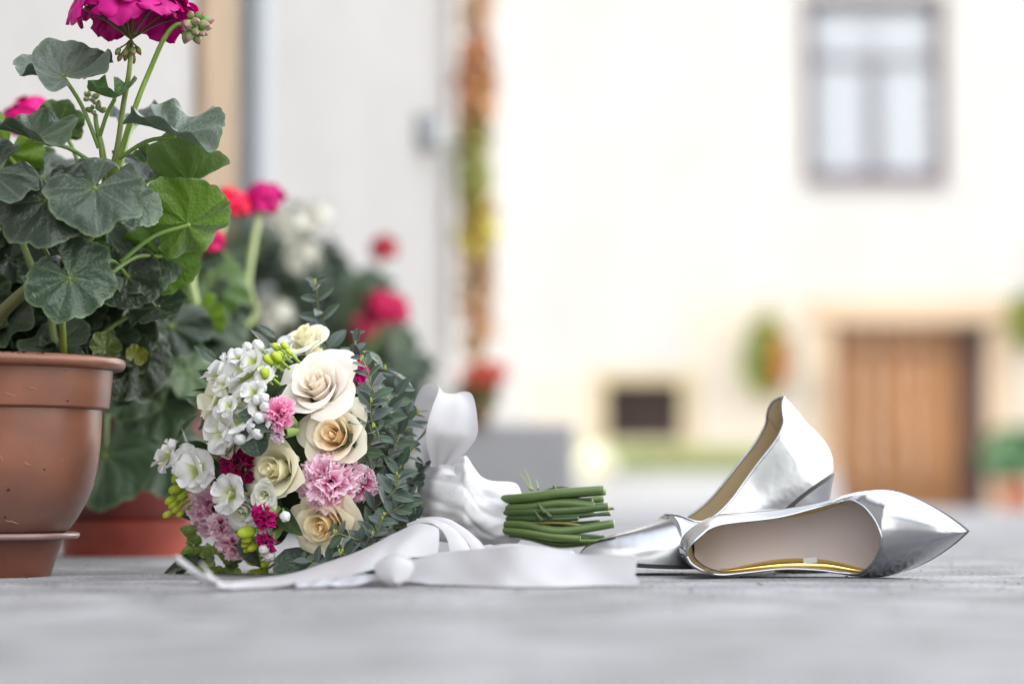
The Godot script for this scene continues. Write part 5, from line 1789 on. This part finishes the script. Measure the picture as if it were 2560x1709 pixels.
func shoe_stations() -> PackedFloat32Array:
	var out := PackedFloat32Array()
	for i in 22:
		out.append(0.13 * (1.0 - cos(PI / 2 * i / 22.0)))
	for i in 26:
		out.append(lerpf(0.13, 0.60, i / 26.0))
	for i in 30:
		out.append(lerpf(0.60, THROAT, sin(PI / 2 * i / 30.0)))
	for i in 26:
		out.append(lerpf(THROAT, 0.93, i / 26.0))
	for i in 17:
		out.append(lerpf(0.93, 1.0, sin(PI / 2 * i / 16.0)))
	return out


func shoe_half_skin(g: Geo, side: float, inset: float, upto: float, col: Color) -> void:
	var st := shoe_stations()
	var first := g.v.size()
	var nv := 20
	var rows := 0
	for s in st:
		if s > upto:
			break
		rows += 1
		var cut := shoe_cut(s)
		for j in nv + 1:
			var th := cut * j / nv
			var p := shoe_skin(s, th, side, inset)
			var e := 0.002
			var ds := shoe_skin(minf(s + e, 0.999), th, side, inset) - shoe_skin(maxf(s - e, 0.0006), th, side, inset)
			var dt := shoe_skin(s, minf(th + 0.01, PI / 2), side, inset) - shoe_skin(s, maxf(th - 0.01, 0.0), side, inset)
			var nor := ds.cross(dt).normalized() * side
			if s < 0.0008:
				nor = Vector3(-1, 0.1, 0).normalized()
			if s >= THROAT and j == nv:
				nor.z = 0
				nor = nor.normalized()
			# outward: away from the middle of the foot
			var mid := shoe_base(s) + shoe_up(s) * 0.012
			if s < 0.9 and nor.dot(p - mid) < 0:
				nor = -nor
			elif s >= 0.9 and (nor.x < 0 and nor.y < 0):
				nor = -nor
			g.vert(p, col, Vector2(s, th), nor)
	g.stitch(first, nv + 1, rows)
	# turn the faces the way the normals point
	var tri_from := g.ix.size() - (rows - 1) * nv * 6
	for i in range(tri_from, g.ix.size(), 3):
		var a := g.v[g.ix[i]]
		var nn := (g.v[g.ix[i + 2]] - a).cross(g.v[g.ix[i + 1]] - a)
		if nn.dot(g.n[g.ix[i]]) < 0:
			var k := g.ix[i + 1]
			g.ix[i + 1] = g.ix[i + 2]
			g.ix[i + 2] = k


func make_shoe(label: String) -> Node3D:
	var t := thing("high_heeled_shoe", label, "shoe", Vector3.ZERO, "pair of silver shoes")
	var silver := Color(0.39, 0.40, 0.42)
	var up := Geo.new()
	for side in [-1.0, 1.0]:
		shoe_half_skin(up, side, 0.0, 1.0, silver)
	obj("upper", up, M.silver, t)
	var li := Geo.new()
	for side in [-1.0, 1.0]:
		shoe_half_skin(li, side, 0.0013, 0.86, lin(178, 158, 124))
	obj("lining", li, M.lining, t)
	# bound edge along the opening, and its row of stitches
	var path := []
	var st := shoe_stations()
	for side in [-1.0, 1.0]:
		var part := []
		for s in st:
			if s > THROAT + 0.0001:
				break
			part.append(shoe_skin(s, shoe_cut(s), side, 0.0006))
		if side > 0:
			part.reverse()
		path.append_array(part)
	var clean := [path[0]]
	for p in path:
		if p.distance_to(clean[-1]) > 0.0012:
			clean.append(p)
	var bd := Geo.new()
	bd.tube(clean, [0.00125], 10, silver)
	obj("edge_binding", bd, M.silver, t)
	var sti := Geo.new()
	var run := 0.0
	for i in clean.size() - 1:
		var a: Vector3 = clean[i]
		var b: Vector3 = clean[i + 1]
		var steps := maxi(1, int(a.distance_to(b) / 0.0022))
		for k in steps:
			var p := a.lerp(b, (k + 0.5) / steps)
			var mid := Vector3(p.x, 0, 0)
			var away := (p - (Vector3(0.11, 0.055, 0))) * Vector3(0.25, 0.1, 1.0)
			var dir := (b - a).normalized()
			var off := (away - dir * away.dot(dir)).normalized() * 0.0026 + Vector3(0, -0.0018, 0)
			sti.ball(p + off, Basis(dir, Vector3.UP, dir.cross(Vector3.UP)).scaled_local(Vector3(0.0008, 0.0003, 0.0003)), 6, 4, lin(150, 152, 156))
	var so := obj("stitching", sti, M.plain, t)
	so.set_meta("kind", "stuff")
	# insole with a gold edged pad
	var ins := Geo.new()
	ins.surf(16, 70,
		func(u: float, v: float) -> Vector3:
			var s := lerpf(0.012, 0.9, v)
			var z := (u - 0.5) * 2.0
			return shoe_base(s) + shoe_up(s) * (0.0022 + 0.0028 * z * z) + Vector3(0.001, 0, z * maxf(shoe_half(s) - 0.0018, 0.0)),
		func(_u: float, _v: float) -> Color: return lin(186, 174, 172))
	obj("insole", ins, M.insole, t)
	for side in [-1.0, 1.0]:
		var gd := Geo.new()
		gd.surf(6, 60,
			func(u: float, v: float) -> Vector3:
				var s := lerpf(0.14, 0.64, v) if side < 0 else lerpf(0.10, 0.62, v)
				var swell := sin(PI * v)
				var h := 0.0045 + (0.002 + (0.011 if side < 0 else 0.005) * swell) * u
				var inward := 0.0022 + (0.003 + 0.0045 * swell) * (1.0 - u)
				return shoe_base(s) + shoe_up(s) * (h + 0.0025 * sin(PI * u)) + Vector3(0, 0, side * (shoe_half(s) * 1.03 - inward)),
			func(_u: float, _v: float) -> Color: return Color(0.86, 0.66, 0.22))
		obj("gold_trim", gd, M.gold, t)
	# sole
	var sl := Geo.new()
	var ring := func(v: float, z: float, drop: float) -> Vector3:
		return shoe_base(v) - shoe_up(v) * drop + Vector3(0.0, 0, z * (shoe_half(v) + 0.0001))
	sl.surf(10, 90,
		func(u: float, v: float) -> Vector3: return ring.call(0.5 - 0.5 * cos(PI * v), (u - 0.5) * 2.0, 0.0036),
		func(_u: float, _v: float) -> Color: return lin(58, 48, 46))
	for side in [-1.0, 1.0]:
		sl.surf(3, 90,
			func(u: float, v: float) -> Vector3: return ring.call(0.5 - 0.5 * cos(PI * v), side, -0.0004 + 0.004 * u),
			func(_u: float, _v: float) -> Color: return lin(40, 34, 34))
	obj("sole", sl, M.rubber, t)
	# block heel
	var hl := Geo.new()
	var ns := 40
	var outline := func(k: int, top: bool) -> Vector3:
		# around the heel seat: back curve, then the straight front (breast)
		var f := float(k) / ns
		var s: float
		var z: float
		if f < 0.8:
			var a := (f / 0.8 - 0.5) * 2.0
			s = 0.235 * absf(a) * absf(a)
			z = signf(a) * shoe_half(s) * 0.98
		else:
			s = 0.235
			z = lerpf(1.0, -1.0, (f - 0.8) / 0.2) * shoe_half(s) * 0.98
		var p := shoe_base(s) - shoe_up(s) * 0.003 + Vector3(0, 0, z)
		if not top:
			p = Vector3(0.006 + (p.x - 0.0) * 0.80, 0.0, z * 0.86)
		return p
	for pair in [[0.0, 1.0]]:
		hl.surf(ns, 8,
			func(u: float, v: float) -> Vector3:
				var a: Vector3 = outline.call(int(roundf(u * ns)) % ns, true)
				var b: Vector3 = outline.call(int(roundf(u * ns)) % ns, false)
				return a.lerp(b, v) + Vector3(0.004 * sin(PI * v), 0, 0),
			func(_u: float, _v: float) -> Color: return silver,
			true)
	obj("heel", hl, M.silver, t)
	var tip := Geo.new()
	var c0 := tip.vert(Vector3(0.03, -0.003, 0), lin(40, 34, 34))
	for k in ns:
		var p: Vector3 = outline.call(k, false)
		tip.vert(p + Vector3(0, -0.003, 0), lin(40, 34, 34))
	for k in ns:
		var p: Vector3 = outline.call(k, false)
		tip.vert(p + Vector3(0, 0.0002, 0), lin(40, 34, 34))
	for k in ns:
		tip.tri(c0, 1 + k, 1 + (k + 1) % ns)
		tip.tri(1 + k, 1 + ns + k, 1 + (k + 1) % ns)
		tip.tri(1 + (k + 1) % ns, 1 + ns + k, 1 + ns + (k + 1) % ns)
	obj("heel_tip", tip, M.rubber, t)
	return t


func lowest(o: Node3D, xf: Transform3D) -> float:
	var low := 1e9
	for c in o.get_children():
		if c is MeshInstance3D:
			for p in c.mesh.surface_get_arrays(0)[Mesh.ARRAY_VERTEX]:
				low = minf(low, (xf * p).y)
	return low


func build_shoes() -> void:
	var back := make_shoe("silver pump standing upright behind the other one with its toe to the bouquet stems")
	# toe to the left and towards the camera
	var b := Basis(Vector3.UP, PI + deg_to_rad(17.0)).scaled(Vector3(1.05, 1.03, 1.05))
	var toe := at(1446, 1415, 2.38)
	var xf := Transform3D(b, Vector3.ZERO)
	xf.origin = Vector3(toe.x, 0, toe.z) - b * Vector3(shoe_base(1.0).x, 0, 0)
	xf.origin.y = -lowest(back, Transform3D(b, Vector3.ZERO)) + 0.0005
	back.transform = xf
	THROAT = 0.765
	var front := make_shoe("silver pump lying on its side in front, showing its beige insole and gold trim")
	var b2 := Basis(Vector3.BACK, deg_to_rad(2.0)) * Basis(Vector3.UP, deg_to_rad(-41.0)) * Basis(Vector3.RIGHT, deg_to_rad(95.0))
	var heel := at(1716, 1330, 2.27)
	var xf2 := Transform3D(b2, Vector3.ZERO)
	xf2.origin = Vector3(heel.x, 0, heel.z) - b2 * shoe_skin(0.0, shoe_cut(0.0), 1.0, 0.0)
	xf2.origin.y = -lowest(front, Transform3D(b2, Vector3.ZERO)) + 0.0005
	front.transform = xf2
	# a small white price sticker left on the gold trim
	var tg := Geo.new()
	var sp := 0.40
	var tt := (shoe_base(sp + 0.01) - shoe_base(sp - 0.01)).normalized()
	var tu := shoe_up(sp)
	tg.box(shoe_base(sp) + tu * 0.0098 + Vector3(0, 0, shoe_half(sp) - 0.0075), Vector3(0.013, 0.0005, 0.0055), 0.0001, lin(200, 200, 200), Basis(tt, tu, Vector3(0, 0, 1)) * Basis(Vector3.RIGHT, -0.5))
	obj("sticker", tg, M.plain, front)


# ------------------------------------------------------------------ scene
func _ready() -> void:
	rng.seed = 1
	var cam := Camera3D.new()
	cam.name = "camera"
	var lens := CameraAttributesPhysical.new()
	lens.frustum_focal_length = 85.0
	lens.frustum_focus_distance = 2.325
	lens.frustum_near = 0.05
	lens.frustum_far = 300.0
	lens.exposure_aperture = 2.2
	cam.attributes = lens
	cam.near = 0.05
	cam.far = 300.0
	cam.fov = rad_to_deg(2.0 * atan(854.5 / FOCAL_PX))
	cam.position = Vector3(0, CAM_H, 0)
	cam.rotation.x = pitch
	add_child(cam)
	cam.current = true

	var sky := ProceduralSkyMaterial.new()
	sky.sky_top_color = Color(0.80, 0.83, 0.87)
	sky.sky_horizon_color = Color(1.0, 0.99, 0.97)
	sky.sky_curve = 0.55
	sky.ground_bottom_color = Color(0.5, 0.5, 0.5)
	sky.ground_horizon_color = Color(0.8, 0.8, 0.8)
	sky.sun_angle_max = 20.0
	sky.sky_energy_multiplier = 1.5
	var env := Environment.new()
	env.background_mode = Environment.BG_SKY
	env.sky = Sky.new()
	env.sky.sky_material = sky
	env.tonemap_mode = Environment.TONE_MAPPER_LINEAR
	env.tonemap_exposure = 1.75
	env.sdfgi_enabled = true
	env.ssao_enabled = true
	env.ssil_enabled = true
	var we := WorldEnvironment.new()
	we.name = "world_environment"
	we.environment = env
	add_child(we)

	var sun := DirectionalLight3D.new()
	sun.name = "sun"
	sun.light_energy = 0.6
	sun.light_color = Color(1.0, 0.97, 0.92)
	sun.light_angular_distance = 0.6
	sun.shadow_enabled = true
	add_child(sun)
	sun.look_at_from_position(Vector3(-0.72, 0.62, 0.26), Vector3.ZERO)

	make_materials()
	build_ground()
	build_far_house()
	build_near_house()
	build_yard()
	build_behind()
	far_bush()
	red_pot_plant()
	big_pot()
	build_bouquet()
	build_shoes()
